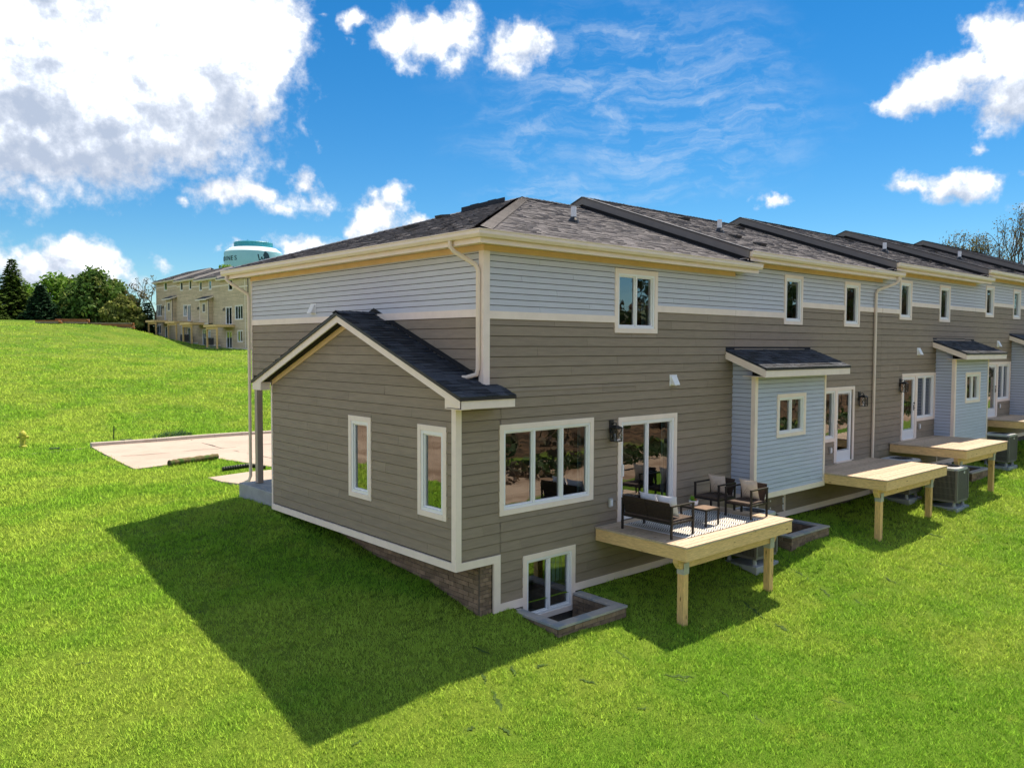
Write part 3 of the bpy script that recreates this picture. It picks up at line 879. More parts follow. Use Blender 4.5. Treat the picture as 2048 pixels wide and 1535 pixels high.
def rear_roof(k, xa, xb, parent, hip=False, detail=True):
    """rear slope, far slope, gutter, fascia, soffit and frieze of one unit"""
    ez = eave_z(k); ye = -.47; zr = roof_z(k, RIDGE_Y)
    L0 = xa - (.16 if k else 0)
    R0 = xb + .30
    Lr = 5.40 if hip else L0
    Le = ye if hip else L0
    top = lambda x, y: Vector((x, y, roof_z(k, y)))
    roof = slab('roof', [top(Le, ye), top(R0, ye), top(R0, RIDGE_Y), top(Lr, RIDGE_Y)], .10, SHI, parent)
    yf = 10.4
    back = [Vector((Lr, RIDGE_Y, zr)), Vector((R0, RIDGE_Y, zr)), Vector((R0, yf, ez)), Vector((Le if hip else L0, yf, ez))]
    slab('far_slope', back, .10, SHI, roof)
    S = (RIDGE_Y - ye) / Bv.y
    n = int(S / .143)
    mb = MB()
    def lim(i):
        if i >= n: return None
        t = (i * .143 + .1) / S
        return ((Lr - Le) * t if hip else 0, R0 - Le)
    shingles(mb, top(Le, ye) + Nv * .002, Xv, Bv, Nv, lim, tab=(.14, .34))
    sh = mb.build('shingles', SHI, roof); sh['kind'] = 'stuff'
    cap = MB(); x = Lr
    while x < R0:                                # ridge cap
        e = min(x + .30, R0)
        for sg in (1, -1):
            h0, h1 = .05 + random.random() * .012, .035
            cap.quad((x, RIDGE_Y, zr + h0), (e, RIDGE_Y, zr + h1), (e, RIDGE_Y - sg * .16, zr - .16 * SL + h1 - .01), (x, RIDGE_Y - sg * .16, zr - .16 * SL + h0 - .01), random.random())
        x += .16
    o = cap.build('ridge_cap', SHD, roof); o['kind'] = 'stuff'
    # eave
    gz0 = ez - .13; x1 = R0 + .02
    if hip:
        yl = 10.45
        P = lambda off: (lambda o, z: [(-(off) - o, yl, gz0 + z), (-(off) - o, -(off) - o, gz0 + z), (x1, -(off) - o, gz0 + z)])
    else:
        P = lambda off: (lambda o, z: [(L0 + .02, -(off) - o, gz0 + z), (x1, -(off) - o, gz0 + z)])
    sweep('gutter', GPROF, P(.455), GUT, parent)
    sweep('fascia', [(0, -.09), (.025, -.09), (.025, .115), (0, .115)], P(.425), TRIM, parent)
    sweep('soffit', [(-.43, -.045), (0, -.045), (0, -.03), (-.43, -.03)], P(.425), TRIM, parent)
    zf = gz0 - .05
    if hip:
        sweep('frieze_board', [(0.0, -.105), (.042, -.105), (.042, -.001), (0, -.001)], lambda o, z: [(-o, 9.75, zf + z), (-o, -o, zf + z), (xb - .05, -o, zf + z)], FRIEZE, parent)
    else:
        sweep('frieze_board', [(0.0, -.105), (.042, -.105), (.042, -.001), (0, -.001)], lambda o, z: [(xa + .02, -o, zf + z), (xb - .06, -o, zf + z)], FRIEZE, parent)
    # end cap under the eave where it passes the next roof
    if k:
        rk = MB(); x0, x1_ = L0 - .03, L0            # rake board facing the lower neighbour
        def rb(lo, hi, d0, d1, y0, y1):
            f = lambda y: eave_z(k) + SL * ((y if y <= RIDGE_Y else 2 * RIDGE_Y - y) + .5)
            rk_ = MB(); rk_.hexa([(d0, y0, f(y0) + lo), (d1, y0, f(y0) + lo), (d1, y1, f(y1) + lo), (d0, y1, f(y1) + lo), (d0, y0, f(y0) + hi), (d1, y0, f(y0) + hi), (d1, y1, f(y1) + hi), (d0, y1, f(y1) + hi)])
            return rk_
        r1 = rb(-.17, .012, x0, x1_, ye - .02, RIDGE_Y); r2 = rb(-.17, .012, x0, x1_, RIDGE_Y, 10.3)
        r1.v += []
        o = r1.build('rake_board', RAKE, parent); r2.build('rake_board', RAKE, parent)
        d1 = rb(.014, .045, x0 - .02, x1_ + .12, ye - .03, RIDGE_Y); d1.build('drip_edge', BLK, parent)
        d2 = rb(.014, .045, x0 - .02, x1_ + .12, RIDGE_Y, 10.3); d2.build('drip_edge', BLK, parent)
        w = rb(-.62, -.172, x1_ + .03, x1_ + .10, -.02, RIDGE_Y); w.build('step_flashing', FELT, parent)  # near-black colour holds both the flashing and the shadow under the rake
        w = rb(-.62, -.172, x1_ + .03, x1_ + .10, RIDGE_Y, 9.9); w.build('step_flashing', FELT, parent)
        w = rb(-.30, -.172, x1_ + .03, x1_ + .10, ye + .02, -.021); w.build('step_flashing', FELT, parent)
        u = rb(-.20, -.172, x1_, x1_ + .03, ye - .02, RIDGE_Y); u.build('step_flashing', FELT, parent)
    return roof

def downspout(pts, parent, m=GUT):
    mb = MB()
    mb.tube(pts, .042, 8)
    o = mb.build('downspout', m, parent, smooth=True)
    return o

def bay(k, x0, x1, zb, parent, single=True, win=True, roofx=(-.33, .42)):
    """cantilevered blue bay with its lean-to roof"""
    D_ = .62; zt = zb + 3.0
    F = Frame((x0, -D_, 0), 0); w = x1 - x0
    bay_ = MB().box(x0 + .02, x1 - .02, -D_ + .10, -.02, zb + .005, zb + .03).build('bay_floor', BACK, parent)
    op = [(.98 - .0, 2.38, zb + 1.44, zb + 2.52)]
    hole = [(op[0][0] + .10, op[0][1] - .10, op[0][2] + .10, op[0][3] - .10)]
    wl = wall_sheet('bay_front', F, [(0, w, zb, zt)], hole, parent)
    siding(F, [(.09, w - .05, zb + .12, zt)], op, EXB, BLU, wl, zb + .12, single=single)
    # left side
    G = Frame((x0, 0, 0), -math.pi / 2)
    G2 = Frame((x0, 0, 0), -math.pi / 2)
    wl2 = wall_sheet('bay_side', G2, [(0, D_, zb, zb + 3.35)], [], parent, clip=[(.39, 1.0, zb + 3.40)])
    siding(G2, [(.0, D_ - .07, zb + .12, zb + 3.40)], [], EXB, BLU, wl2, zb + .12, single=single, clip=[(.39, 1.0, zb + 3.38)])
    MB().box(x1 - .1, x1, -D_ + .1, 0, zb, zb + 3.1).build('bay_side', BACK, parent)
    # corner boards, skirt
    c = MB(); c.box(x0 - .030, x0 + .09, -D_ - .036, -D_ + .0, zb + .12, zt); c.box(x0 - .032, x0 + .0, -D_ + .0, -D_ + .075, zb + .12, zt); c.build('corner_board', TRIM, parent)
    c = MB(); c.box(x1 - .05, x1 + .024, -D_ - .034, -D_ + .06, zb + .12, zt); c.build('corner_board', TRIM, parent)
    c = MB(); c.box(x0 - .034, x1 + .028, -D_ - .04, -D_ + .0, zb - .01, zb + .12); c.box(x0 - .034, x0, -D_, 0, zb - .01, zb + .12); c.build('skirt_board', TRIM, parent)
    if win:
        window(F, *op[0], 2, wl, cw=.09, deep=.45)
    # roof
    y1 = -1.10; ra, rb_ = x0 + roofx[0], x1 + roofx[1]
    zh, zl = zb + 3.61, zb + 3.19
    s = (zh - zl) / 1.10
    up = Vector((0, 1, s)).normalized(); nn = Vector((0, -s, 1)).normalized()
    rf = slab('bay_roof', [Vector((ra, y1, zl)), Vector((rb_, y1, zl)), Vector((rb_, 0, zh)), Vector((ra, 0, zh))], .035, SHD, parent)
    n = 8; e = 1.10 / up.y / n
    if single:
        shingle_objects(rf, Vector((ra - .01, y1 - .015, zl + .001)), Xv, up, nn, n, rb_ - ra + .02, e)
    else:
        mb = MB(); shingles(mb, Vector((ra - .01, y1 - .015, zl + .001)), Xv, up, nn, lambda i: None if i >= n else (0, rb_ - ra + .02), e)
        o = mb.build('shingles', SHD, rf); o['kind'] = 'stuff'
    MB().box(ra, rb_, y1 + .001, y1 + .030, zl - .21, zl - .038).build('fascia', TRIM, rf)
    for x in (ra, rb_ - .03):
        m_ = MB(); m_.hexa([(x, y1 + .03, zl - .20), (x + .03, y1 + .03, zl - .20), (x + .03, 0, zh - .21), (x, 0, zh - .21), (x, y1 + .03, zl - .035 + .012), (x + .03, y1 + .03, zl - .035 + .012), (x + .03, -.0, zh - .036), (x, -.0, zh - .036)])
        m_.build('rake_board', TRIM, rf)
    MB().box(ra + .03, x0 - .033, y1 + .03, -D_ + .15, zl - .205, zl - .19).build('soffit', TRIM, rf)
    MB().box(x0 - .033, rb_ - .03, y1 + .03, -D_ - .04, zl - .205, zl - .19).build('soffit', TRIM, rf)
    dr = MB().box(ra - .012, rb_ + .012, y1 - .018, y1 + .0, zl - .05, zl - .002).build('drip_edge', BLK, rf)
    fl = MB().box(ra, ra + 2.9, -.018, -.002, zh - .01, zh + .10); fl.box(ra + 2.9, rb_ - .1, -.021, -.002, zh - .01, zh + .08); fl.build('wall_flashing', FELT, rf)
    return wl

def lights_and_trim_bands(fr, bands, parent):
    for (u0, u1, z0, z1) in bands:
        fr.box('belt_board', TRIM, parent, u0, u1, 0, .034, z0, z1)

# ---- unit 1, the near end house
H1 = thing('townhouse', (3.9, 4.9, -1.25), 'nearest townhouse, at the end of the row, with hip roof and gabled taupe sunroom', 'townhouse', 'attached townhouses in the near row')
W1 = (3.5, 4.9, 3.97, 5.31); TR = (.36, 2.88, .57, 2.25); SD = (3.64, 5.65, .0, 2.20); BW = (.95, 2.37, -1.58, -.27)
def hole(o, c=.10, bottom=True): return (o[0] + c, o[1] - c, o[2] + (c if bottom else 0), o[3] - c)
bands1 = [(.11, 3.5, 4.18, 4.32), (4.9, 7.92, 4.44, 4.58)]
opens1 = [W1, TR, SD, BW] + bands1
rear1 = wall_sheet('rear_wall', REAR, [(-.62, .22, -.26, 2.85), (0, 7.92, -.26, 5.60), (.22, 7.92, -1.25, -.26)], [hole(W1), hole(TR), hole(SD, bottom=False), hole(BW)], H1)
siding(REAR, [(-.53, .40, -.14, 2.85), (.11, 4.2, 2.85, 4.18), (.38, 4.2, -1.06, 2.86), (4.2, 7.918, -1.06, 4.44)], opens1, EXD, SID, rear1, -1.06)
siding(REAR, [(.11, 4.2, 4.32, 5.44), (4.2, 7.92, 4.58, 5.44)], opens1, EXL, LIT, rear1, 4.32)
lights_and_trim_bands(REAR, bands1, H1)
window(REAR, *W1, 2, H1, blind=(.86, .98))
window(REAR, *TR, 3, H1, blind=(.94, 1.0))
window(REAR, *SD, 2, H1, door=True, name='sliding_door', blind=(.90, 1.0), fw=.06)
window(REAR, *BW, 2, H1, blind=(.62, .97))
hd = MB(); REAR.hexa(hd, 3.765, 3.80, .02, .06, .95, 1.20); hd.build('door_handle', WHITE, H1)
wall_lamp(REAR, 3.42, 1.88, H1)
outlet(REAR, 3.40, .44, H1)
hood_vent(REAR, 5.5, 2.93, H1)
# end wall, upper part over the sunroom roof and the porch
ENDW = Frame((0, 9.72, 0), -math.pi / 2)
endp = wall_sheet('end_wall', ENDW, [(0, 9.72, 2.72, 5.60)], [], H1)
bandsE = [(0.0, 9.62, 4.21, 4.35)]
siding(ENDW, [(.02, 9.62, 4.35, 5.44)], [], EXL, LIT, endp, 4.35)
siding(ENDW, [(.02, 9.62, 2.86, 4.21)], [], EXD, SID, endp, 4.21 - 9 * EXD)
lights_and_trim_bands(ENDW, bandsE, H1)
hood_vent(ENDW, 9.72 - 6.29, 4.54, H1)
cb = MB(); cb.box(-.036, .11, -.036, -.0, 2.88, 5.43); cb.box(-.036, .0, -.0, .10, 2.88, 5.43); cb.build('corner_board', TRIM, H1)
MB().box(-.03, .08, 9.70, 9.745, 2.72, 5.43).build('corner_board', TRIM, H1)
MB().box(0.02, 7.8, 9.62, 9.72, 2.72, 5.6).build('front_wall', BACK, H1)
MB().box(0.02, 7.8, 7.26, 9.60, 2.66, 2.72).build('porch_ceiling', TRIM, H1)
MB().box(.30, 7.8, 7.16, 7.26, -1.3, 2.66).build('front_wall', SID, H1)
MB().box(2.6, 2.7, 7.26, 9.7, -1.3, 2.66).build('porch_wall', SID, H1)
# sunroom that steps out of the end wall
BX = -.62; YL = 7.24
SUNR = Frame((BX, YL, 0), -math.pi / 2)          # u = YL - y
uy = lambda y: YL - y
LW = (uy(3.62), uy(2.75), .57, 2.25); RW = (uy(1.13), uy(.25), .57, 2.25)
ZA, YA = 4.36, 3.62; gs = .374
gclip = [(-gs, 1, ZA - .17 - gs * uy(YA)), (gs, 1, ZA - .17 + gs * uy(YA))]
sun = wall_sheet('sunroom_wall', SUNR, [(0, YL, -.26, 4.2)], [hole(LW), hole(RW)], H1, clip=gclip)
fcl = [(-gs, 1, ZA - .29 - gs * uy(YA)), (gs, 1, ZA - .29 + gs * uy(YA))]
siding(SUNR, [(.045, YL - .09, -.13, 4.2)], [LW, RW], EXD, SID, sun, -1.06, clip=fcl)
window(SUNR, *LW, 1, H1, cw=.10, fw=.06); window(SUNR, *RW, 1, H1, cw=.10, fw=.06)
cb = MB(); cb.box(BX - .036, BX + .09, -.036, 0, -.14, 2.80); cb.box(BX - .036, BX, 0, .09, -.14, 2.80); cb.build('corner_board', TRIM, H1)
MB().box(BX - .034, BX + .0, YL - .045, YL + .02, -.14, 2.85).build('corner_board', TRIM, H1)
sk = MB()                                        # skirt board round the bottom, stepping down the rear wall
sk.hexa([(BX - .04, -.04, -.28), (BX, 0, -.28), (BX, YL + .02, -.28), (BX - .04, YL + .02, -.28), (BX - .04, -.04, -.14), (BX, 0, -.14), (BX, YL + .02, -.14), (BX - .04, YL + .02, -.14)])
sk.hexa([(BX - .04, -.04, -.28), (.38, -.04, -.28), (.38, 0, -.28), (BX, 0, -.28), (BX - .04, -.04, -.14), (.38, -.04, -.14), (.38, 0, -.14), (BX, 0, -.14)])
sk.box(.22, .38, -.042, 0, -1.27, -.281)
sk.box(.381, .95, -.040, 0, -1.22, -1.06)
sk.box(2.37, 7.92, -.040, 0, -1.21, -1.06)
sk.build('skirt_board', TRIM, H1)
MB().box(BX + .0, .3, .0, YL, -.27, -.24).build('sunroom_floor', BACK, H1)
MB().box(BX, .3, YL - .1, YL, -.26, 2.8).build('sunroom_side', SID, H1)
# gable roof
ye0, zl0 = -.50, 2.82; ye1, zl1 = 7.74, 2.82
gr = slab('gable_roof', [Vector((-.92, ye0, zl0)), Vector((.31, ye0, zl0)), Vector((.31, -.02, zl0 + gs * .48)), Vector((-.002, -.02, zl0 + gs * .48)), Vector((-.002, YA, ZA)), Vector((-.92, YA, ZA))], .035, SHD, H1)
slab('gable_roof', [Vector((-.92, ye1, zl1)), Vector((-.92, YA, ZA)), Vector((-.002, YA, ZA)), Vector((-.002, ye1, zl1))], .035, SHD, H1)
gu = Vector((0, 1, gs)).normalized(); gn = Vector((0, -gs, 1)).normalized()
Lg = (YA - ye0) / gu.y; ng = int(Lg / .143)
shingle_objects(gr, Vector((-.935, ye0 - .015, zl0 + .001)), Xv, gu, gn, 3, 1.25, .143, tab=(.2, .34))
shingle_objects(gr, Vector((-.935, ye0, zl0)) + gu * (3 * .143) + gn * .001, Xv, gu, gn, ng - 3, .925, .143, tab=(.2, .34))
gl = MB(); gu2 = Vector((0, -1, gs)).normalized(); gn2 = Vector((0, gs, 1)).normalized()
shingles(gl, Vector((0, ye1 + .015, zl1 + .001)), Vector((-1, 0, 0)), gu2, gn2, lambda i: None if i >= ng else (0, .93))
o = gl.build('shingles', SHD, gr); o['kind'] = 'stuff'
cp = MB()
for i in range(6):
    x = -.94 + i * .16
    for sg in (1, -1):
        cp.quad((x, YA, ZA + .045), (x + .2, YA, ZA + .032), (x + .2, YA - sg * .15, ZA - .15 * gs + .028), (x, YA - sg * .15, ZA - .15 * gs + .04), random.random())
cp.build('ridge_cap', SHD, gr)
def rake(y0, z0, y1, z1, x0, x1, lo, hi, name, m, par):
    q = MB(); q.hexa([(x0, y0, z0 + lo), (x1, y0, z0 + lo), (x1, y1, z1 + lo), (x0, y1, z1 + lo), (x0, y0, z0 + hi), (x1, y0, z0 + hi), (x1, y1, z1 + hi), (x0, y1, z1 + hi)])
    return q.build(name, m, par)
rake(ye0, zl0, YA, ZA, -.90, -.87, -.20, -.036, 'rake_board', TRIM, gr); rake(ye1, zl1, YA, ZA, -.90, -.87, -.20, -.036, 'rake_board', TRIM, gr)
rake(ye0 - .01, zl0, YA, ZA, -.935, -.905, -.055, -.002, 'drip_edge', BLK, gr); rake(ye1 + .01, zl1, YA, ZA, -.935, -.905, -.055, -.002, 'drip_edge', BLK, gr)
rake(.0, zl0 + gs * .5, YA, ZA, BX - .034, BX, -.29, -.172, 'frieze_board', FRIEZE, H1); rake(YL, zl1 + gs * .5, YA, ZA, BX - .034, BX, -.29, -.172, 'frieze_board', FRIEZE, H1)
rake(-.46, zl0 + .015, YA, ZA, -.869, BX, -.172, -.16, 'soffit', FELT, gr); rake(7.70, zl1 + .015, YA, ZA, -.869, BX, -.172, -.16, 'soffit', FELT, gr)
MB().box(-.90, .31, ye0 + .001, ye0 + .03, zl0 - .20, zl0 - .036).build('fascia', TRIM, gr)
MB().box(-.868, .30, ye0 + .031, -.041, zl0 - .198, zl0 - .185).build('soffit', TRIM, gr)
MB().box(-.935, .325, ye0 - .022, ye0 + .0, zl0 - .055, zl0 - .004).build('drip_edge', BLK, gr)
ret = MB(); ret.prism([(ye0 + .032, zl0 - .21), (-.0, zl0 - .21), (-.0, zl0 + .0), (ye0 + .032, zl0 - .15)], lambda y, z: (-.868, y, z), lambda y, z: (BX - .04, y, z)); ret.build('eave_return', TRIM, gr)
ret = MB(); ret.prism([(ye1 - .032, zl1 - .21), (7.28, zl1 - .21), (7.28, zl1 - .02), (ye1 - .032, zl1 - .15)], lambda y, z: (-.899, y, z), lambda y, z: (BX - .04, y, z)); ret.build('eave_return', TRIM, gr)
rake(-.02, zl0 + gs * .48, YA, ZA, -.030, -.024, .02, .12, 'wall_flashing', FELT, gr); rake(ye1, zl1, YA, ZA, -.030, -.024, .02, .12, 'wall_flashing', FELT, gr)
# main roof: rear slope, end slope, hip
roof1 = rear_roof(0, 0, 7.92, H1, hip=True)
ez = eave_z(0); zr = roof_z(0, RIDGE_Y); PK = Vector((5.40, RIDGE_Y, zr)); c0 = Vector((-.47, -.47, ez + .01)); c1 = Vector((-.47, 10.40, ez + .01))
es = slab('end_slope', [c0, PK, c1], .10, SHI, roof1)
Be = (PK - Vector((-.47, RIDGE_Y, ez + .01))); Se = Be.length; Be.normalize(); Ne = Be.cross(Vector((0, -1, 0))).normalized(); Ne = Ne if Ne.z > 0 else -Ne
mb = MB(); ne = int(Se / .143)
def lime(i):
    if i >= ne: return None
    t = (i * .143 + .1) / Se
    return ((10.40 - RIDGE_Y) * t, 10.87 - (RIDGE_Y + .47) * t)
shingles(mb, c1 + Ne * .002, Vector((0, -1, 0)), Be, Ne, lime, tab=(.14, .34), lift=.02)
o = mb.build('shingles', SHI, es); o['kind'] = 'stuff'
HIPM = mat('hip_cap_shingle', (.215, .205, .205), .9, .15, 30, .3, 200, attr=.12)
def hip_cap(a, b, m, w, name):
    q = MB(); d = (b - a); L = d.length; d.normalize(); side = d.cross(Vector((0, 0, 1))).normalized(); s = 0
    while s < L:
        e = min(s + .34, L)
        for sg in (1, -1):
            A = a + d * s + Vector((0, 0, .05)); B = a + d * e + Vector((0, 0, .03)); o_ = side * sg * w + Vector((0, 0, -w * .25 - .012))
            q.quad(A, B, B + o_, A + o_, random.random())
        s += .165
    return q.build(name, m, roof1)
hip_cap(Vector((-.47, -.47, ez + .012)), PK, HIPM, .20, 'hip_cap'); hip_cap(c1, PK, SHD, .15, 'hip_cap')
# raised black ridge vent near the peak on the far hip
a = c1.lerp(PK, .80); b = c1.lerp(PK, .945)
for i in range(5):
    p, q = a.lerp(b, i / 5), a.lerp(b, (i + .985) / 5)
    dd = (q - p); sd = dd.cross(Vector((0, 0, 1))).normalized() * .14
    v = MB(); lift = Vector((0, 0, .0)); hi = Vector((0, 0, .125 + .012 * (i % 2)))
    v.hexa([p - sd + lift, q - sd + lift, q + sd + lift, p + sd + lift, p - sd * .8 + hi, q - sd * .8 + hi, q + sd * .8 + hi, p + sd * .8 + hi]); v.build('ridge_vent', BLK, roof1)
for p in (Vector((1.46, 4.35, 6.37)), Vector((2.52, 4.58, 6.75))):
    roof_vent(p + Ne * .01, Be, roof1)
flue(Vector((4.2, 1.86, 6.51)), .36, roof1)
# gutter outlets and downspouts
downspout([(-.50, .33, 5.56), (-.50, .33, 5.44), (-.44, .30, 5.36), (-.12, .10, 5.14), (-.075, .07, 5.04), (-.075, .07, 3.30), (-.09, .09, 3.18), (-.20, .26, 3.12), (-.24, .32, 3.12)], H1)
downspout([(-.50, 10.2, 5.56), (-.50, 10.2, 5.42), (-.42, 10.13, 5.33), (-.09, 9.82, 5.05), (-.07, 9.80, 4.95), (-.07, 9.80, .15), (-.10, 9.84, .03), (-.24, 10.0, -.08)], H1, GUT)
MB().tube([(-.44, 10.2, 5.47), (-.02, 9.7, 5.47)], .012, 5).build('gutter_strap', BLK, H1)
POSTM = mat('taupe_post_paint', (.42, .34, .28), .6, .05, 3)
# porch: post and slab
MB().box(-.10, .06, 9.28, 9.44, .02, 2.66).build('porch_post', POSTM, H1, bevel=.01)
psl = MB().box(-.42, 2.6, 7.27, 9.75, -1.0, .01).build('porch_slab', CONG, H1, bevel=.015)
# brick foundation under the sunroom
fw = MB(); fw.box(-.06, .215, .03, YL, -2.4, -.29); fw.build('foundation', MORT, H1)
fnd = [o for o in H1.children if o.name.startswith('foundation')][0]
MB().box(.2, 7.9, .05, .3, -2.4, -1.0).build('foundation', MORT, H1)
def brick_mesh():
    if 'brick' not in UNIT:
        q = MB(); q.box(0, 1, -.012, .02, 0, 1); UNIT['brick'] = q.mesh('brick', BRK)
    return UNIT['brick']
def bricks(fr, u0, u1, zlo, zhi, parent, lowfn=None, bl=.205, bh=.068, gap=.010, n=0.0):
    me = brick_mesh(); z = zhi; row = 0
    while z - bh > zlo - .01:
        zb = z - bh; s = u0 - (bl / 2 if row % 2 else 0)
        while s < u1:
            a, b = max(s, u0), min(s + bl - gap, u1); s += bl
            if b - a < .03: continue
            if lowfn and z < lowfn((a + b) / 2) - .01: continue
            place('brick', me, parent, fr.matrix(a, n + random.uniform(-.003, .004), zb, b - a, bh - gap))
        z -= bh; row += 1
FB_ = Frame((-.06, YL, 0), -math.pi / 2)
bricks(FB_, 0, YL - .06, -1.35, -.29, fnd, lambda u: g1(-.1, YL - u), bl=.30, bh=.088)
FR_ = Frame((-.06, .03, 0), 0)
bricks(FR_, 0, .27, -1.4, -.29, fnd, None, bl=.14, bh=.075)

# ---- the stepped units beyond
def unit(k, xa, xb, H, wins, opens, doorf, band, bayx, zb, single, vents, flues, lamp, outl, hood, blue=True):
    d = ZS * k
    bandrects = band
    allop = wins + opens
    holes = [hole(w) for w in wins] + doorf['holes']
    zlow = -1.21 + .385 * k
    W = wall_sheet('rear_wall', REAR, [(xa + .002, xb, zlow, 5.60 + d)], holes, H)
    zones = []
    bx = sorted(band)
    splits = [xa + .002] + [b[0] for b in bx[1:]] + [xb - .002]
    dz, lz = [], []
    for (s0, s1, b) in zip(splits[:-1], splits[1:], bx):
        dz.append((s0, s1, zlow + .15, b[2])); lz.append((s0, s1, b[3], 5.44 + d))
    blocked = allop + band + [(bayx[0], bayx[1], zb - .0, zb + 3.62)]
    siding(REAR, dz, blocked, EXD, SID, W, -1.06, single=single)
    siding(REAR, lz, blocked, EXL, LIT, W, 4.32, single=single)
    lights_and_trim_bands(REAR, band, H)
    for w in wins:
        window(REAR, *w, 1, H, cw=.085, fw=.055)
    s = MB(); s.box(xa + .01, xb - .01, -.040, 0, zlow, zlow + .15); s.build('skirt_board', TRIM, H)
    MB().box(xa, xb, .05, .3, -2.4, zlow + .1).build('foundation', MORT, H)
    doorf['build'](H)
    bay(k, bayx[0], bayx[1], zb, H, single)
    rf = rear_roof(k, xa, xb, H)
    for v in vents: roof_vent(Vector(v) + Nv * .01, Bv, rf)
    for f in flues: flue(Vector(f), .36, rf)
    if lamp: wall_lamp(REAR, *lamp, H)
    if outl: outlet(REAR, *outl, H)
    if hood: hood_vent(REAR, *hood, H)
    return W
def door_group(xd0, xd1, win, z0, ztop, u0, u1, swing, zwin):
    """full-lite door and window under one head casing"""
    def build(H):
        c = MB(); h = .10
        REAR.hexa(c, u0, u1, -.02, .036, ztop - h, ztop)
        for (a, b) in ((u0, u0 + .09), (u1 - .09, u1)):
            REAR.hexa(c, a, b, -.02, .035, (z0 if abs((xd0 if a == u0 else xd1) - (a if a == u0 else b)) < .3 else zwin), ztop - h)
        mid = (win[1] if win[0] < xd0 else xd1); mid2 = (xd0 if win[0] < xd0 else win[0])
        REAR.hexa(c, min(mid, mid2), max(mid, mid2), -.02, .034, z0, ztop - h)
        REAR.hexa(c, win[0] - .02, win[1] + .02, -.02, .037, zwin, zwin + .09)
        REAR.hexa(c, xd0 - .02, xd1 + .02, -.05, .05, z0 - .03, z0 + .02)
        c.build('door_casing', TRIM, H)
        glazed_door(REAR, xd0, xd1, z0 + .02, ztop - h, H, swing)
        window(REAR, win[0] - .0, win[1] + .0, zwin + .09, ztop - h, 2, H, cw=.001, fw=.05)
    return dict(build=build, holes=[(xd0, xd1, z0, ztop - .1), (win[0], win[1], zwin + .09, ztop - .1)])

Z2 = .33
H2 = thing('townhouse', (11.9, 4.9, -.9), 'second townhouse from the near corner, whose blue bay stands beside the furnished deck', 'townhouse', 'attached townhouses in the near row')
dg2 = door_group(13.20, 14.12, (11.55, 13.06), Z2 + .02, 2.54, 11.42, 14.26, -1, .98)
opens2 = [(11.42, 13.1, .98, 2.54), (13.06, 14.26, Z2, 2.54)]
unit(1, XB[1], XB[2], H2, [(10.18, 11.13, 4.28, 5.58), (13.50, 14.46, 4.28, 5.58)], opens2, dg2,
     [(XB[1] + .01, 10.18, 4.44, 4.58), (11.13, 13.50, 4.75, 4.89), (14.46, XB[2] - .01, 4.75, 4.89)], (7.88, 11.28), 0.0, True,
     [(11.01, 3.84, 7.51), (14.27, 4.02, 7.57), (10.26, 1.56, 6.69), (10.07, .68, 6.38)], [(10.41, 2.15, 6.9)], (14.56, 2.08), (13.12 - .3, .74), None)
downspout([(15.95, -.51, 5.84), (15.95, -.51, 5.70), (15.88, -.44, 5.62), (15.48, -.10, 5.42), (15.42, -.075, 5.32), (15.42, -.075, -.60), (15.42, -.10, -.72), (15.42, -.25, -.80)], H2)
Z3 = .64
H3 = thing('townhouse', (19.9, 4.9, -.6), 'third townhouse from the near corner, between the long downspout and the fourth house', 'townhouse', 'attached townhouses in the near row')
dg3 = door_group(17.68, 18.60, (18.74, 20.12), Z3 + .02, 2.83, 17.54, 20.26, 1, 1.22)
opens3 = [(18.6, 20.26, 1.22, 2.83), (17.54, 18.74, Z3, 2.83)]
unit(2, XB[2], XB[3], H3, [(17.22, 18.14, 4.57, 5.84), (20.43, 21.37, 4.57, 5.84)], opens3, dg3,
     [(XB[2] + .01, 17.22, 4.75, 4.89), (18.14, 20.43, 5.02, 5.16), (21.37, XB[3] - .01, 5.02, 5.16)], (20.28, 23.45), .30, True,
     [(17.98, 4.39, 7.99), (21.54, 3.79, 7.77), (22.15, 1.14, 6.83), (21.88, .56, 6.62)], [(20.46, 1.93, 7.11)], (17.40, 2.40), (18.95, 1.04), (18.79, 3.54))
Z4 = .95
H4 = thing('townhouse', (27.7, 4.9, -.4), 'fourth townhouse of the near row, cut by the right edge of the photo', 'townhouse', 'attached townhouses in the near row')
dg4 = door_group(25.40, 26.32, (26.46, 27.8), Z4 + .02, 3.12, 25.26, 27.92, 1, 1.53)
opens4 = [(26.3, 27.92, 1.53, 3.12), (25.26, 26.46, Z4, 3.12)]
unit(3, XB[3], XB[4], H4, [(24.86, 25.76, 4.85, 6.06), (28.0, 28.9, 4.85, 6.06)], opens4, dg4,
     [(XB[3] + .01, 24.86, 5.02, 5.16), (25.76, 28.0, 5.29, 5.43), (28.9, XB[4] - .01, 5.29, 5.43)], (28.02, 31.2), .60, False,
     [(23.32 + .7, 2.84, 7.72), (27.66, 3.02, 7.79), (28.71, .81, 7.0), (28.39, .23, 6.79)], [(26.14, 1.41, 7.21)], (25.12, 2.70), (26.7, 1.36), (26.37, 3.82))
Z5 = 1.25
H5 = thing('townhouse', (35.5, 4.9, -.2), 'farthest townhouse of the near row, only its roof showing at the right edge', 'townhouse', 'attached townhouses in the near row')
dg5 = door_group(33.2, 34.12, (31.8, 33.06), Z5 + .02, 3.42, 31.7, 34.26, -1, 1.85)
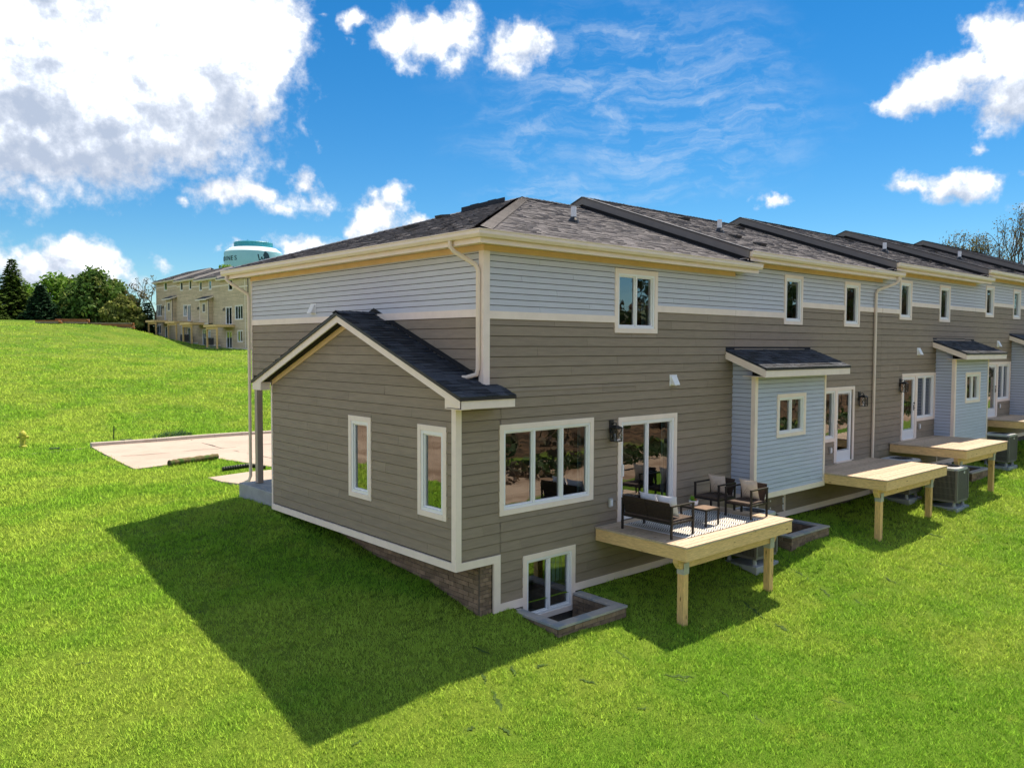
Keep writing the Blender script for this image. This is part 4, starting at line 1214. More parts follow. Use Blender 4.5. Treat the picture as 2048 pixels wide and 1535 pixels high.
unit(4, XB[4], XB[5], H5, [(33.0, 33.9, 5.14, 6.3), (36.2, 37.1, 5.14, 6.3)], [(31.7, 33.1, 1.85, 3.42), (33.06, 34.26, Z5, 3.42)], dg5,
     [(XB[4] + .01, 33.0, 5.29, 5.43), (33.9, 36.2, 5.56, 5.70), (37.1, XB[5] - .01, 5.56, 5.70)], (35.4, 38.8), .90, False,
     [], [(33.2, 1.13, 7.35)], None, None, None)
for k_, H_ in ((1, H2), (2, H3), (3, H4), (4, H5)):
    MB().box(XB[k_] + .02, XB[k_ + 1] - .02, 9.6, 9.8, -1, 5.6 + ZS * k_).build('front_wall', SID, H_)

# ------------------------------------------------------------------ timber decks
def make_deck(x0, x1, z, label, ground_y=-1.96):
    y0 = -2.30
    D_ = thing('timber_deck', (x0, 0, z), label, 'deck', 'timber decks behind the houses')
    nb = 16; w = (2.30 - .015) / nb
    key = ('deck_board', round(x1 - x0, 3))
    if key not in UNIT:
        q = MB(); q.box(0, x1 - x0 + .03, 0, w - .009, -.036, 0); UNIT[key] = q.mesh('deck_board', WD)
    for i in range(nb):
        place('deck_board', UNIT[key], D_, Matrix.Translation((x0 - .015, y0 - .02 + i * w, z + random.uniform(-.0015, .0015))))
    boxo('rim_joist', WX, D_, x0, x1, y0 - .0, y0 + .038, z - .275, z - .040)
    boxo('rim_joist', WY, D_, x0, x0 + .038, y0 + .039, -.045, z - .275, z - .040)
    boxo('rim_joist', WY, D_, x1 - .038, x1, y0 + .039, -.045, z - .275, z - .040)
    boxo('ledger', WX, D_, x0 + .04, x1 - .04, -.085, -.045, z - .275, z - .040)
    for i in range(1, 9):
        x = x0 + (x1 - x0) * i / 9
        boxo('joist', WY, D_, x - .019, x + .019, y0 + .039, -.086, z - .27, z - .042)
    bm_ = MB(); a, b = x0 + .12, x1 - .10           # beam with snipped ends
    bm_.prism([(a, z - .278), (b, z - .278), (b, z - .38), (b - .10, z - .51), (a + .10, z - .51), (a, z - .38)], lambda x, zz: (x, y0 + .28, zz), lambda x, zz: (x, y0 + .40, zz))
    bm_.build('beam', WX, D_)
    for px in (x0 + .36, x1 - .34):
        zb = g1(px, y0 + .34) - .25
        boxo('post', WZ, D_, px - .075, px + .075, y0 + .265, y0 + .415, zb, z - .513, bevel=.006)
        c = MB(); c.box(px - .08, px + .08, y0 + .255, y0 + .263, z - .62, z - .40); c.box(px - .084, px - .078, y0 + .262, y0 + .42, z - .62, z - .513); c.box(px + .078, px + .084, y0 + .262, y0 + .42, z - .62, z - .513)
        c.build('post_cap', STEEL, D_)
    return D_
make_deck(2.95, 6.70, 0.0, 'nearest pine deck, with the rug and patio furniture on it')
make_deck(11.32, 15.22, .33, 'bare pine deck just beyond the furnished one, right of the nearest blue bay')
make_deck(16.70, 20.24, .65, 'bare pine deck farther back with tall condensers below its near corner')
make_deck(24.80, 28.40, .95, 'bare pine deck cut by the right edge of the photo')

# ------------------------------------------------------------------ window wells
WCAP = mat('well_cap_stone', (.40, .37, .34), .85, .12, 4, .2, 50, second=(.26, .29, .31), sec_range=(.45, .6), sec_scale=2.2)
def make_well(i, label):
    x0, x1, y0, y1, zt = WELLS[i]
    y1 = -.045
    W = thing('window_well', (x0, y0, zt), label, 'window well', 'window wells along the rear wall')
    t = .20
    core = MB(); zb = zt - 1.5
    core.box(x0 + .014, x1 - .014, y0 + .014, y0 + t, zb, zt - .05); core.box(x0 + .014, x0 + t, y0 + t, y1, zb, zt - .05); core.box(x1 - t, x1 - .014, y0 + t, y1, zb, zt - .05)
    c = core.build('wall', MORT, W)
    lo = lambda u: g1(x0 + u, y0 - .03)
    bricks(Frame((x0 + .014, y0 + .014, 0), 0), 0, x1 - x0 - .028, zt - .75, zt - .052, c, lo, bl=.20, bh=.085)
    bricks(Frame((x0 + .014, y1, 0), -math.pi / 2), 0, y1 - y0 - .014, zt - .6, zt - .052, c, lambda u: g1(x0 - .03, y1 - u), bl=.20, bh=.085)
    bricks(Frame((x1 - .014, y0 + .014, 0), math.pi / 2), 0, y1 - y0 - .014, zt - .6, zt - .052, c, lambda u: g1(x1 + .03, y0 + u), bl=.20, bh=.085)
    # inner courses, visible on the far side
    bricks(Frame((x1 - t, y1, 0), -math.pi / 2), 0, y1 - y0 - t, zt - .9, zt - .052, c, None, bl=.30, bh=.085)
    for (a, b, cc, d) in ((x0 - .012, x0 + .61, y0 - .012, y0 + t + .01), (x0 + .615, x0 + 1.24, y0 - .012, y0 + t + .01), (x0 + 1.245, x1 + .012, y0 - .012, y0 + t + .01),
                          (x0 - .012, x0 + t + .01, y0 + t + .014, y0 + .72), (x0 - .012, x0 + t + .01, y0 + .725, y1), (x1 - t - .01, x1 + .012, y0 + t + .014, y0 + .72), (x1 - t - .01, x1 + .012, y0 + .725, y1)):
        boxo('cap_stone', WCAP, W, a, b, cc, d, zt - .048, zt + random.uniform(-.003, .004), bevel=.008)
    boxo('gravel', CONG, W, x0 + t, x1 - t, y0 + t, 0, zt - 1.5, zt - .62)
make_well(0, 'brick window well under the nearest basement window')
make_well(1, 'dark brick window well behind the furnished deck, below the nearest blue bay')
make_well(2, 'dark brick window well under the deck farther back, right of its condenser')
window(REAR, 9.0, 10.42, -1.3, -.12, 2, H2, name='window', cw=.07)
window(REAR, 20.5, 21.9, -.9, .18, 2, H3, name='window', cw=.07)

# ------------------------------------------------------------------ air conditioners
ACM = mat('condenser_grey', (.155, .15, .15), .5, .06, 6, spec=.4)
ACT = mat('condenser_top', (.42, .44, .46), .45, .06, 6, spec=.4)
PAD = mat('pad_plastic', (.33, .36, .38), .7, .08, 6)
def make_condenser(h):
    c = thing('air_conditioner', (0, 0, 0), '', 'air conditioner', 'condensers standing on the lawn')
    s = .42
    boxo('pad', PAD, c, -.47, .47, -.47, .47, -.15, .05, bevel=.01)
    for i in (-1, 1):
        for j in (-1, 1):
            MB().lathe([(.055, .05), (.055, .08), (.04, .17), (.04, .20)], (i * .33, j * .33, 0), 8).build('riser_foot', PAD, c)
    boxo('base_tray', ACM, c, -s - .01, s + .01, -s - .01, s + .01, .20, .26)
    boxo('coil', BLK, c, -s + .03, s - .03, -s + .03, s - .03, .26, h - .06)
    for (i, j) in ((-1, -1), (1, -1), (1, 1), (-1, 1)):
        boxo('corner_post', ACM, c, i * s - .03, i * s + .03, j * s - .03, j * s + .03, .26, h - .05)
    lv = MB(); n = 22                               # vertical guard wires
    for k in range(n):
        u = -s + .05 + (2 * s - .10) * k / (n - 1)
        for j in (-1, 1):
            lv.box(u - .007, u + .007, j * s - .012, j * s + .006, .26, h - .05); lv.box(j * s - .012, j * s + .006, u - .007, u + .007, .26, h - .05)
    for z in (.42, .60, .78, .96):
        if z < h - .1:
            for j in (-1, 1):
                lv.box(-s, s, j * s - .006, j * s + .010, z, z + .012); lv.box(j * s - .006, j * s + .010, -s, s, z, z + .012)
    lv.build('louvre_grille', ACM, c)
    top = MB(); n = 28; ri = .33; zt = h                # square lid with a round fan opening
    ring = [(ri * math.cos(2 * math.pi * k / n), ri * math.sin(2 * math.pi * k / n)) for k in range(n)]
    e = s + .02
    def sq(k):
        a = 2 * math.pi * k / n; cx_, sy_ = math.cos(a), math.sin(a); m = max(abs(cx_), abs(sy_)); return (e * cx_ / m, e * sy_ / m)
    for k in range(n):
        a, b = ring[k], ring[(k + 1) % n]; p, q = sq(k), sq((k + 1) % n)
        top.quad((p[0], p[1], zt), (q[0], q[1], zt), (b[0], b[1], zt + .012), (a[0], a[1], zt + .012))
        top.quad((a[0], a[1], zt + .012), (b[0], b[1], zt + .012), (b[0], b[1], zt - .08), (a[0], a[1], zt - .08))
        top.quad((q[0], q[1], zt), (p[0], p[1], zt), (p[0], p[1], zt - .07), (q[0], q[1], zt - .07))
    lid = top.build('lid', ACT, c)
    g = MB()
    for r in (.10, .17, .24, .31):
        pts = [(r * math.cos(2 * math.pi * k / 20), r * math.sin(2 * math.pi * k / 20), zt + .006) for k in range(21)]; g.tube(pts, .005, 4)
    for k in range(6):
        a = 2 * math.pi * k / 6; g.tube([(0, 0, zt + .006), (.33 * math.cos(a), .33 * math.sin(a), zt + .006)], .006, 4)
    g.lathe([(.06, zt - .01), (.06, zt + .012)], (0, 0, 0), 12)
    g.build('fan_guard', BLK, lid)
    f = MB()
    for k in range(3):
        a = 2 * math.pi * k / 3; d = Vector((math.cos(a), math.sin(a), 0)); p = Vector((-d.y, d.x, 0)); o = Vector((0, 0, zt - .06))
        f.quad(o + d * .05 + p * .05, o + d * .29 + p * .11, o + d * .29 - p * .10 + Vector((0, 0, .04)), o + d * .05 - p * .05 + Vector((0, 0, .03)))
    f.build('fan', BLK, lid)
    b = MB(); pts = [(.12 + .055 * math.cos(2 * math.pi * k / 16), h - .15 + .032 * math.sin(2 * math.pi * k / 16)) for k in range(16)]
    b.prism(pts, lambda x, z: (x, -s - .012, z), lambda x, z: (x, -s - .022, z)); b.build('badge', WHITE, c)
    pts = [(.12 + .038 * math.cos(2 * math.pi * k / 16), h - .15 + .018 * math.sin(2 * math.pi * k / 16)) for k in range(16)]
    b = MB(); b.prism(pts, lambda x, z: (x, -s - .022, z), lambda x, z: (x, -s - .024, z)); b.build('badge_inset', ACM, c)
    ln = MB(); ln.tube([(.44, .2, .35), (.55, .25, .30), (.62, .5, .12), (.7, .9, .10), (.7, 1.2, .2)], .022, 6); ln.build('refrigerant_line', BLK, c)
    wl = MB(); wl.tube([(.44, -.1, .40), (.56, -.1, .25), (.60, .1, .10), (.66, .8, .14)], .016, 6); wl.build('power_whip', STEEL, c)
    return c
ac = make_condenser(1.20)
acs = [(7.25, -.95, -1.42, 'condenser tucked beside the furnished deck, seen through the armchair legs'),
       (16.35, -1.90, -1.03, 'tall grey condenser standing out in the sun between two bare decks'),
       (15.85, -.75, -.86, 'shaded condenser close to the wall, its lid just above the second deck'),
       (23.9, -.95, -.60, 'condenser far back beyond the third deck, below the fourth house')]
for i, (x, y, z, lab) in enumerate(acs):
    c = ac if i == 0 else copy_tree(ac)
    c.location = (x, y, g1(x, y)); c['label'] = lab

# ------------------------------------------------------------------ patio furniture on the near deck
WICK = mat('dark_brown_wicker', (.040, .026, .021), .75, .35, 40, .6, 120)
FRAME = mat('bronze_metal', (.018, .014, .012), .5, .1, 8, spec=.4)
TABLEW = mat('brown_slat_top', (.20, .135, .095), .6, .2, 12, stretch=(1, 6, 1))
SEATC = mat('seat_weave', (.085, .062, .050), .8, .25, 60, .4, 150)
PILW = mat('white_cushion_cloth', (.78, .78, .80), .9, .03, 20, .2, 150)
PILB = mat('beige_cushion_cloth', (.62, .52, .43), .9, .08, 12, .25, 120)
def seat_frame(name, w, dpt, label, cat, backs, group=None):
    """local: front faces +x, width along y; built at the origin"""
    c = thing(name, (0, 0, 0), label, cat, group)
    h, sh, bh, t = .61, .33, .70, .019
    for j in (-1, 1):
        y = j * (w / 2 - t)
        boxo('leg', FRAME, c, dpt / 2 - 2 * t, dpt / 2, y - t, y + t, 0, h)
        boxo('leg', FRAME, c, -dpt / 2, -dpt / 2 + 2 * t, y - t, y + t, 0, h)
        boxo('armrest', FRAME, c, -dpt / 2 - .002, dpt / 2 + .002, y - t - .004, y + t + .004, h, h + .026)
        boxo('side_rail', FRAME, c, -dpt / 2 + 2 * t, dpt / 2 - 2 * t, y - t + .004, y + t - .004, sh - .06, sh - .02)
    boxo('front_rail', FRAME, c, dpt / 2 - 2 * t + .004, dpt / 2 - .004, -w / 2 + 2 * t, w / 2 - 2 * t, sh - .06, sh - .02)
    boxo('rear_rail', FRAME, c, -dpt / 2 + .004, -dpt / 2 + 2 * t - .004, -w / 2 + 2 * t, w / 2 - 2 * t, sh - .06, sh - .02)
    n = backs; ww = (w - 4 * t) / n
    for i in range(n):
        y0 = -w / 2 + 2 * t + i * ww + .006; y1 = y0 + ww - .012
        st = MB(); st.box(-dpt / 2 + .05, dpt / 2 - .006, y0, y1, sh - .02, sh + .018); st.build('seat', SEATC, c, bevel=.008)
        bk = MB(); a, b = -dpt / 2 + .10, -dpt / 2 - .045     # leaning back
        bk.hexa([(a, y0, sh - .05), (a + .03, y0, sh - .05), (a + .03, y1, sh - .05), (a, y1, sh - .05), (b, y0, bh), (b + .03, y0, bh), (b + .03, y1, bh), (b, y1, bh)])
        bb = bk.build('backrest', WICK, c, bevel=.008)
        sl_ = MB(); m = int((bh - sh) / .034)              # woven ribs
        for k in range(m):
            z = sh - .04 + k * .034; f = (z - sh + .05) / (bh - sh + .05); x = a + (b - a) * f
            sl_.tube([(x - .006, y0, z + .012), (x - .006, y1, z + .012)], .010, 5, False)
        sl_.build('weave', WICK, bb)
    return c
sofa = seat_frame('loveseat', 1.26, .72, 'brown wicker loveseat on the deck with its woven back to the camera', 'loveseat', 2)
sofa.location = (3.57, -1.13, .006)
ch = seat_frame('armchair', .66, .66, 'armchair nearer the deck front, sunlit beige cushion on it', 'armchair', 1, 'patio armchairs')
ch.location = (6.22, -1.48, .006); ch.rotation_euler = (0, 0, math.pi)
ch2 = copy_tree(ch); ch2.location = (6.24, -.66, .006); ch2['label'] = 'armchair nearer the house wall, shaded beige cushion on it'
def cushion(name, w, h, t, m, loc, rot, label, emblem=None):
    mb = MB(); n = 8; idx = {}
    vs = []
    for s in (1, -1):
        for i in range(n + 1):
            for j in range(n + 1):
                u, v = i / n * 2 - 1, j / n * 2 - 1
                bul = max(0, (1 - abs(u) ** 3) * (1 - abs(v) ** 3)) ** .55
                pin = 1 - .07 * (1 - abs(u) ** 2) * abs(v) ** 2 - 0
                pin2 = 1 - .07 * (1 - abs(v) ** 2) * abs(u) ** 2
                vs.append((s * t / 2 * bul, u * w / 2 * pin2, v * h / 2 * pin))
    mb.v = vs; N = (n + 1) ** 2
    for s in (0, 1):
        for i in range(n):
            for j in range(n):
                a = s * N + i * (n + 1) + j; q = (a, a + n + 1, a + n + 2, a + 1)
                mb.f.append(q if s == 0 else q[::-1]); mb.r.append(None)
    o = mb.build(name, m, None, smooth=True)
    o.location = loc; o.rotation_euler = rot
    tag(o, label, 'cushion', 'cushions on the patio seats')
    if emblem:
        e = MB(); z0 = -.10
        for (y0_, z0_, y1_, z1_) in ((-.12, -.08, 0, .08), (0, .08, .12, -.08), (-.08, -.10, 0, .01), (0, .01, .08, -.10), (-.05, .03, .05, .03)):
            e.tube([(t / 2 * .93, y0_, z0_), (t / 2 * .97, (y0_ + y1_) / 2, (z0_ + z1_) / 2), (t / 2 * .93, y1_, z1_)], .006, 4)
        q = e.build('embroidery', emblem, None); q.parent = o
    fr_ = MB()
    for k in range(26):
        u = -.5 + k / 25
        for zz in (-h / 2, h / 2):
            s = .02 if zz > 0 else -.02
            fr_.tube([(0, u * w * .98, zz * .985), (random.uniform(-.01, .01), u * w * .98 + random.uniform(-.008, .008), zz * .985 + s)], .003, 3)
    if emblem:
        q = fr_.build('fringe', m, None); q.parent = o
    return o
EMB = mat('embroidery_thread', (.42, .33, .26), .9)
cushion('cushion', .44, .44, .15, PILB, (6.34, -1.48, .575), (0, R(16), math.pi), 'beige cushion on the armchair nearer the deck front', EMB)
cushion('cushion', .44, .44, .15, PILB, (6.36, -.66, .575), (0, R(16), math.pi), 'beige cushion on the armchair nearer the wall', EMB)
cushion('cushion', .46, .44, .17, PILW, (3.50, -1.44, .575), (0, R(-16), R(6)), 'plain white cushion at the near end of the loveseat')
cushion('cushion', .46, .44, .17, PILW, (3.52, -.98, .565), (0, R(-18), R(-4)), 'second plain white cushion, mostly hidden behind the loveseat back')
tb = thing('coffee_table', (4.80, -1.27, .006), 'low brown coffee table between the loveseat and the armchairs', 'coffee table')
for i in (-1, 1):
    for j in (-1, 1):
        x, y = 4.80 + i * .215, -1.27 + j * .31
        boxo('leg', FRAME, tb, x - .016, x + .016, y - .016, y + .016, .006, .335)
fr_ = MB(); fr_.box(4.565, 5.035, -1.60, -1.57, .335, .365); fr_.box(4.565, 5.035, -.97, -.94, .335, .365); fr_.box(4.565, 4.595, -1.57, -.97, .335, .365); fr_.box(5.005, 5.035, -1.57, -.97, .335, .365); fr_.build('frame', FRAME, tb)
for i in range(5):
    x = 4.597 + i * .0816; boxo('slat', TABLEW, tb, x, x + .078, -1.569, -.971, .345, .369)
pt = thing('potted_succulents', (4.82, -1.10, .369), 'white bowl of green and coral succulents on the coffee table', 'plant pot')
MB().lathe([(.055, .369), (.085, .38), (.10, .45), (.098, .47), (.088, .468), (.08, .44)], (4.82, -1.10, 0), 20).build('bowl', PILW, pt, smooth=True)
boxo('soil', MORT, pt, 4.765, 4.875, -1.155, -1.045, .43, .445)
GRN = mat('succulent_green', (.16, .36, .035), .5, .2, 30); COR = mat('succulent_coral', (.62, .20, .08), .5, .2, 30)
def rosette(c, r, n, m, h):
    q = MB()
    for k in range(n):
        a = k * 2.4; t = k / n; d = Vector((math.cos(a), math.sin(a), 0)); p = Vector((-d.y, d.x, 0)); L = r * (1.05 - .55 * t); up = h * (.35 + .85 * t)
        b = Vector(c); q.quad(b - p * .006, b + d * L * .6 - p * .016 + Vector((0, 0, up * .6)), b + d * L + Vector((0, 0, up)), b + d * L * .6 + p * .016 + Vector((0, 0, up * .6)))
    return q.build('succulent', m, pt)
rosette((4.80, -1.08, .445), .085, 26, GRN, .12); rosette((4.845, -1.125, .445), .06, 20, COR, .06); rosette((4.79, -1.14, .445), .05, 16, GRN, .06)
# rug
def rug_mat():
    m = bpy.data.materials.new('zigzag_rug_weave'); m.use_nodes = True
    t = NT(m.node_tree); t.n.clear()
    out = t.new('ShaderNodeOutputMaterial'); b = t.new('ShaderNodeBsdfPrincipled')
    pos = t.new('ShaderNodeNewGeometry').outputs['Position']; s = t.new('ShaderNodeSeparateXYZ'); t.l.new(pos, s.inputs[0])
    tri = t.math('PINGPONG', s.outputs[0], .16)
    v = t.math('ADD', t.math('MULTIPLY', tri, .62), s.outputs[1])
    st = t.math('PINGPONG', v, .027)
    f = t.smooth(st, .0095, .0125)
    t.l.new(t.mix(f, (.035, .036, .04), (.66, .64, .60)), b.inputs['Base Color']); b.inputs['Roughness'].default_value = .95
    t.l.new(b.outputs[0], out.inputs[0]); return m
rg = MB().box(3.58, 6.10, -1.88, -.28, .0035, .010).build('rug', rug_mat(), None)
tag(rg, 'flat black and white zigzag rug under the patio furniture', 'rug')
fg = MB()
for k in range(90):
    y = -1.87 + 1.58 * k / 89
    for (xa, sg) in ((3.58, -1), (6.10, 1)):
        e = xa + sg * random.uniform(.04, .065); fg.box(min(xa, e), max(xa, e), y, y + .008, .004, .008)
child(fg.build('fringe', PILW, None), rg)

# ------------------------------------------------------------------ small things on the lawn
HYD = mat('faded_yellow_paint', (.42, .42, .05), .55, .12, 8)
hx, hy = -2.1, 28.0; hz = g1(hx, hy)
hy_ = thing('fire_hydrant', (hx, hy, hz), 'yellow fire hydrant standing in the grass at the far left', 'fire hydrant')
MB().lathe([(.17, -.1), (.17, .05), (.13, .07), (.115, .10), (.115, .50), (.15, .51), (.15, .55), (.13, .60), (.09, .67), (.035, .70), (.035, .75)], (hx, hy, hz), 16).build('barrel', HYD, hy_, smooth=True)
MB().tube([(hx - .22, hy, hz + .42), (hx + .22, hy, hz + .42)], .06, 10).build('side_outlet', HYD, hy_)
MB().tube([(hx, hy - .22, hz + .38), (hx, hy, hz + .38)], .08, 10).build('pump_outlet', HYD, hy_)
DGR = mat('dark_green_post', (.02, .045, .02), .7, .1)
sx, sy = 1.55, 28.3; sz = g1(sx, sy)
st = MB().tube([(sx, sy, sz - .2), (sx + .02, sy, sz + .62)], .025, 6); st.tube([(sx, sy, sz + .45), (sx + .12, sy, sz + .45)], .015, 5)
tag(st.build('marker_stake', DGR, None), 'thin dark stake in the grass between the hydrant and the driveway', 'stake')
ix, iy = 1.9, 27.6
bx_ = MB().box(ix - .25, ix + .25, iy - .15, iy + .15, g1(ix, iy) - .1, g1(ix, iy) + .07); bx_.box(ix - .21, ix + .21, iy - .11, iy + .11, g1(ix, iy) + .07, g1(ix, iy) + .085)
tag(bx_.build('valve_box', DGR, None, bevel=.02), 'low dark green valve box beside the stake', 'valve box')
ix, iy = -1.2, 26.6
bx_ = MB().box(ix - .22, ix + .22, iy - .12, iy + .12, g1(ix, iy) - .1, g1(ix, iy) + .05)
bx_.box(ix - .18, ix + .18, iy - .08, iy + .08, g1(ix, iy) + .05, g1(ix, iy) + .065)
tag(bx_.build('valve_box', DGR, None, bevel=.02), 'low dark green valve box near the foot of the hydrant', 'valve box')
# rolled turf at the driveway edge
def sod_mat():
    m = mat('rolled_turf', (.15, .125, .06), .95, .35, 9, .8, 40, second=(.06, .13, .025), sec_range=(.46, .60), sec_scale=4.0); return m
SOD = sod_mat()
pa, pb = Vector((.70, 18.45, 0)), Vector((2.62, 18.95, 0)); pa.z = g1(pa.x, pa.y) + .13; pb.z = g1(pb.x, pb.y) + .15
sr = thing('turf_roll', tuple(pa), 'long roll of brown and green turf lying along the driveway edge', 'turf roll')
n = 20; pts = [pa.lerp(pb, k / n) + Vector((random.uniform(-.015, .015), random.uniform(-.015, .015), random.uniform(-.012, .012))) for k in range(n + 1)]
MB().tube(pts, [.115 * random.uniform(.85, 1.12) for _ in pts], 14).build('roll', SOD, sr, smooth=True)
d = (pb - pa).normalized(); a_ = d.cross(Vector((0, 0, 1))).normalized(); b_ = Vector((0, 0, 1))
sp = [pa - d * .012 + (a_ * math.cos(t * .5) + b_ * math.sin(t * .5)) * (.015 + .0029 * t) for t in range(34)]
MB().tube(sp, .008, 4).build('roll_spiral', MORT, sr)
# corrugated drain pipe
CP = mat('black_corrugated_plastic', (.022, .03, .02), .5, .1, 8)
q0 = [(1.35, 15.3), (1.75, 15.25), (2.15, 15.15), (2.4, 14.95), (2.5, 14.6)]
cv = []
for k in range(41):
    t = k / 40 * (len(q0) - 1); i = min(int(t), len(q0) - 2); f = t - i
    x = q0[i][0] * (1 - f) + q0[i + 1][0] * f; y = q0[i][1] * (1 - f) + q0[i + 1][1] * f
    cv.append((x, y, g1(x, y) + .13 + .05 * math.sin(k / 40 * 3.1)))
tag(MB().tube(cv, [.085 if k % 2 else .068 for k in range(41)], 12).build('drain_pipe', CP, None, smooth=True), 'short curved dark corrugated drain pipe beside the porch downspout', 'drain pipe')

# ------------------------------------------------------------------ trees and bushes
def leaf_mat(name, col, var=.3, yellow=None):
    return mat(name, col, .65, .22, .6, attr=var, spec=.15, trans=.35, second=yellow, sec_range=(.5, .68), sec_scale=.5) if yellow else mat(name, col, .65, .22, .6, attr=var, spec=.15, trans=.35)
BARK = mat('grey_brown_bark', (.085, .065, .05), .9, .3, 6, .5, 30)
LF_OAK = leaf_mat('dark_broadleaf', (.085, .165, .030), .42, (.17, .20, .045))
LF_MAPLE = leaf_mat('bright_broadleaf', (.15, .28, .03), .4)
LF_PINE = leaf_mat('blue_green_needles', (.04, .095, .045), .45)
LF_PINE2 = leaf_mat('yellow_green_needles', (.11, .18, .035), .4)
LF_SHRUB = leaf_mat('olive_leaves', (.20, .23, .055), .4)
LF_BUD = leaf_mat('pale_spring_leaves', (.15, .13, .05), .45)
def leaves(mb, centre, rad, n, size, flat=1.0):
    """leaf clumps scattered in a shell-weighted ball"""
    for _ in range(n):
        d = Vector((random.gauss(0, 1), random.gauss(0, 1), random.gauss(0, 1) * flat)).normalized()
        p = centre + Vector((d.x * rad, d.y * rad, d.z * rad * flat)) * (random.random() ** .38)
        s = size * random.uniform(.5, 1.3)
        nrm = (d + Vector((random.gauss(0, .6), random.gauss(0, .6), random.gauss(0, .6) + .3))).normalized()
        a = nrm.orthogonal().normalized(); a.rotate(Matrix.Rotation(random.random() * 6.3, 3, nrm)); b = nrm.cross(a)
        r = random.random()
        mb.poly([p - a * s, p - b * s * .45 + a * s * .1, p + a * s, p + b * s * .5 - a * s * .05], r)
def broadleaf(x, y, h, w, m, label, name='broadleaf_tree', group='trees beyond the lawn', n=26, dens=120, size=.40, base=.18, low=False, cat='tree'):
    z = g1(x, y)
    T_ = thing(name, (x, y, z), label, cat, group)
    tr = MB(); o = Vector((x, y, z)); tips = []
    th = h * base
    tr.tube([o + Vector((0, 0, -.3)), o + Vector((.1, 0, th)), o + Vector((.0, .1, h * .55)), o + Vector((.1, 0, h * .8))], [h * .032, h * .026, h * .015, h * .006], 8)
    for k in range(n):
        a = k * 2.399 + random.uniform(-.3, .3); f = (k + .5) / n
        b0 = .06 if low else base + .08
        zz = h * (b0 + (.95 - b0) * f); prof = math.sin(math.pi * min(1, (.22 if not low else .34) + .70 * f)) ** .6
        r = w * .5 * prof * random.uniform(.62, 1.02)
        c = o + Vector((math.cos(a) * r * .78, math.sin(a) * r * .78, min(zz, h * .90)))
        s0 = o + Vector((0, 0, max(th * .7, zz * .62)))
        tr.tube([s0, s0.lerp(c, .55) + Vector((0, 0, h * .02)), c], [h * .012, h * .007, h * .003], 5)
        tips.append((c, r))
    tr.build('trunk', BARK, T_)
    cr = MB()
    for (c, r) in tips:
        leaves(cr, c, w * random.uniform(.16, .26), dens, size, .8)
    leaves(cr, o + Vector((0, 0, h * (.45 if low else .58))), w * .38, dens * 4, size, 1.05)
    cr.build('crown', m, T_)
    return T_
def conifer(x, y, h, w, m, label, name='conifer_tree', group='trees beyond the lawn', layers=26, size=.62):
    z = g1(x, y); o = Vector((x, y, z))
    T_ = thing(name, (x, y, z), label, 'tree', group)
    tr = MB(); tr.tube([o + Vector((0, 0, -.3)), o + Vector((0, 0, h * .97))], [h * .022, h * .003], 7)
    cr = MB()
    for k in range(layers):
        f = k / (layers - 1); zz = h * (.05 + .93 * f); r = w * .5 * (1 - f) ** .85 * random.uniform(.85, 1.1) + .15
        nb = max(5, int(14 * (1 - f)) + 4)
        for j in range(nb):
            a = 2 * math.pi * j / nb + k * .7 + random.uniform(-.2, .2); rr = r * random.uniform(.75, 1.12)
            d = Vector((math.cos(a), math.sin(a), 0)); tip = o + d * rr + Vector((0, 0, zz - rr * .22)); root = o + Vector((0, 0, zz))
            if k % 3 == 0 and j % 3 == 0: tr.tube([root, tip], [.05, .012], 4, False)
            ns = max(4, int(rr / .17))
            for q in range(ns):
                t = (q + .6) / ns; p = root.lerp(tip, t)
                for side in (-1, 1, 0):
                    s = size * random.uniform(.7, 1.25) * (1.1 - .4 * t)
                    sd = Vector((-d.y, d.x, 0)) * side; dd = (d * .7 + sd * .8 + Vector((0, 0, random.uniform(-.45, .25)))).normalized()
                    b = dd.cross(Vector((random.uniform(-.4, .4), random.uniform(-.4, .4), 1))).normalized()
                    cr.poly([p - b * s * .34, p + dd * s * .55 - b * s * .32, p + dd * s * 1.05, p + dd * s * .5 + b * s * .36], random.random())
    tr.build('trunk', BARK, T_); cr.build('crown', m, T_)
    return T_
def sparse_tree(x, y, h, w, label, seed, leafs=420, size=.16, m=LF_BUD, group='trees beyond the lawn', depth_=5):
    rnd = random.Random(seed); z = g1(x, y); o = Vector((x, y, z))
    T_ = thing('bare_tree', (x, y, z), label, 'tree', group)
    tr = MB(); tips = []
    def grow(p, d, L, r, k):
        q = p + d * L; mid = p.lerp(q, .5) + Vector((rnd.uniform(-1, 1), rnd.uniform(-1, 1), rnd.uniform(-.5, 1))) * L * .05
        tr.tube([p, mid, q], [r, r * .85, r * .68], 6 if k < 2 else 4, False)
        if k >= depth_: tips.append(q); return
        for i in range(3 if k < 3 else 2 + (rnd.random() < .5)):
            a = rnd.uniform(0, 6.3); sp = rnd.uniform(.35, .75)
            ax = d.orthogonal().normalized(); ax.rotate(Matrix.Rotation(a, 3, d))
            nd = (d * math.cos(sp) + ax * math.sin(sp) + Vector((0, 0, .12))).normalized()
            nd.x *= w; nd.y *= w; nd.normalize()
            grow(q, nd, L * rnd.uniform(.62, .86), r * .58, k + 1)
        if k >= 2: tips.append(q)
    grow(o + Vector((0, 0, -.3)), Vector((0, 0, 1)), h * .27, h * .024, 0)
    tr.build('trunk', BARK, T_)
    cr = MB()
    for _ in range(leafs):
        p = rnd.choice(tips); leaves(cr, p, h * .035, 1, size)
    cr.build('crown', m, T_)
    return T_
def ground_at(px, depth):
    p = at(px, 700, depth); return p.x, p.y
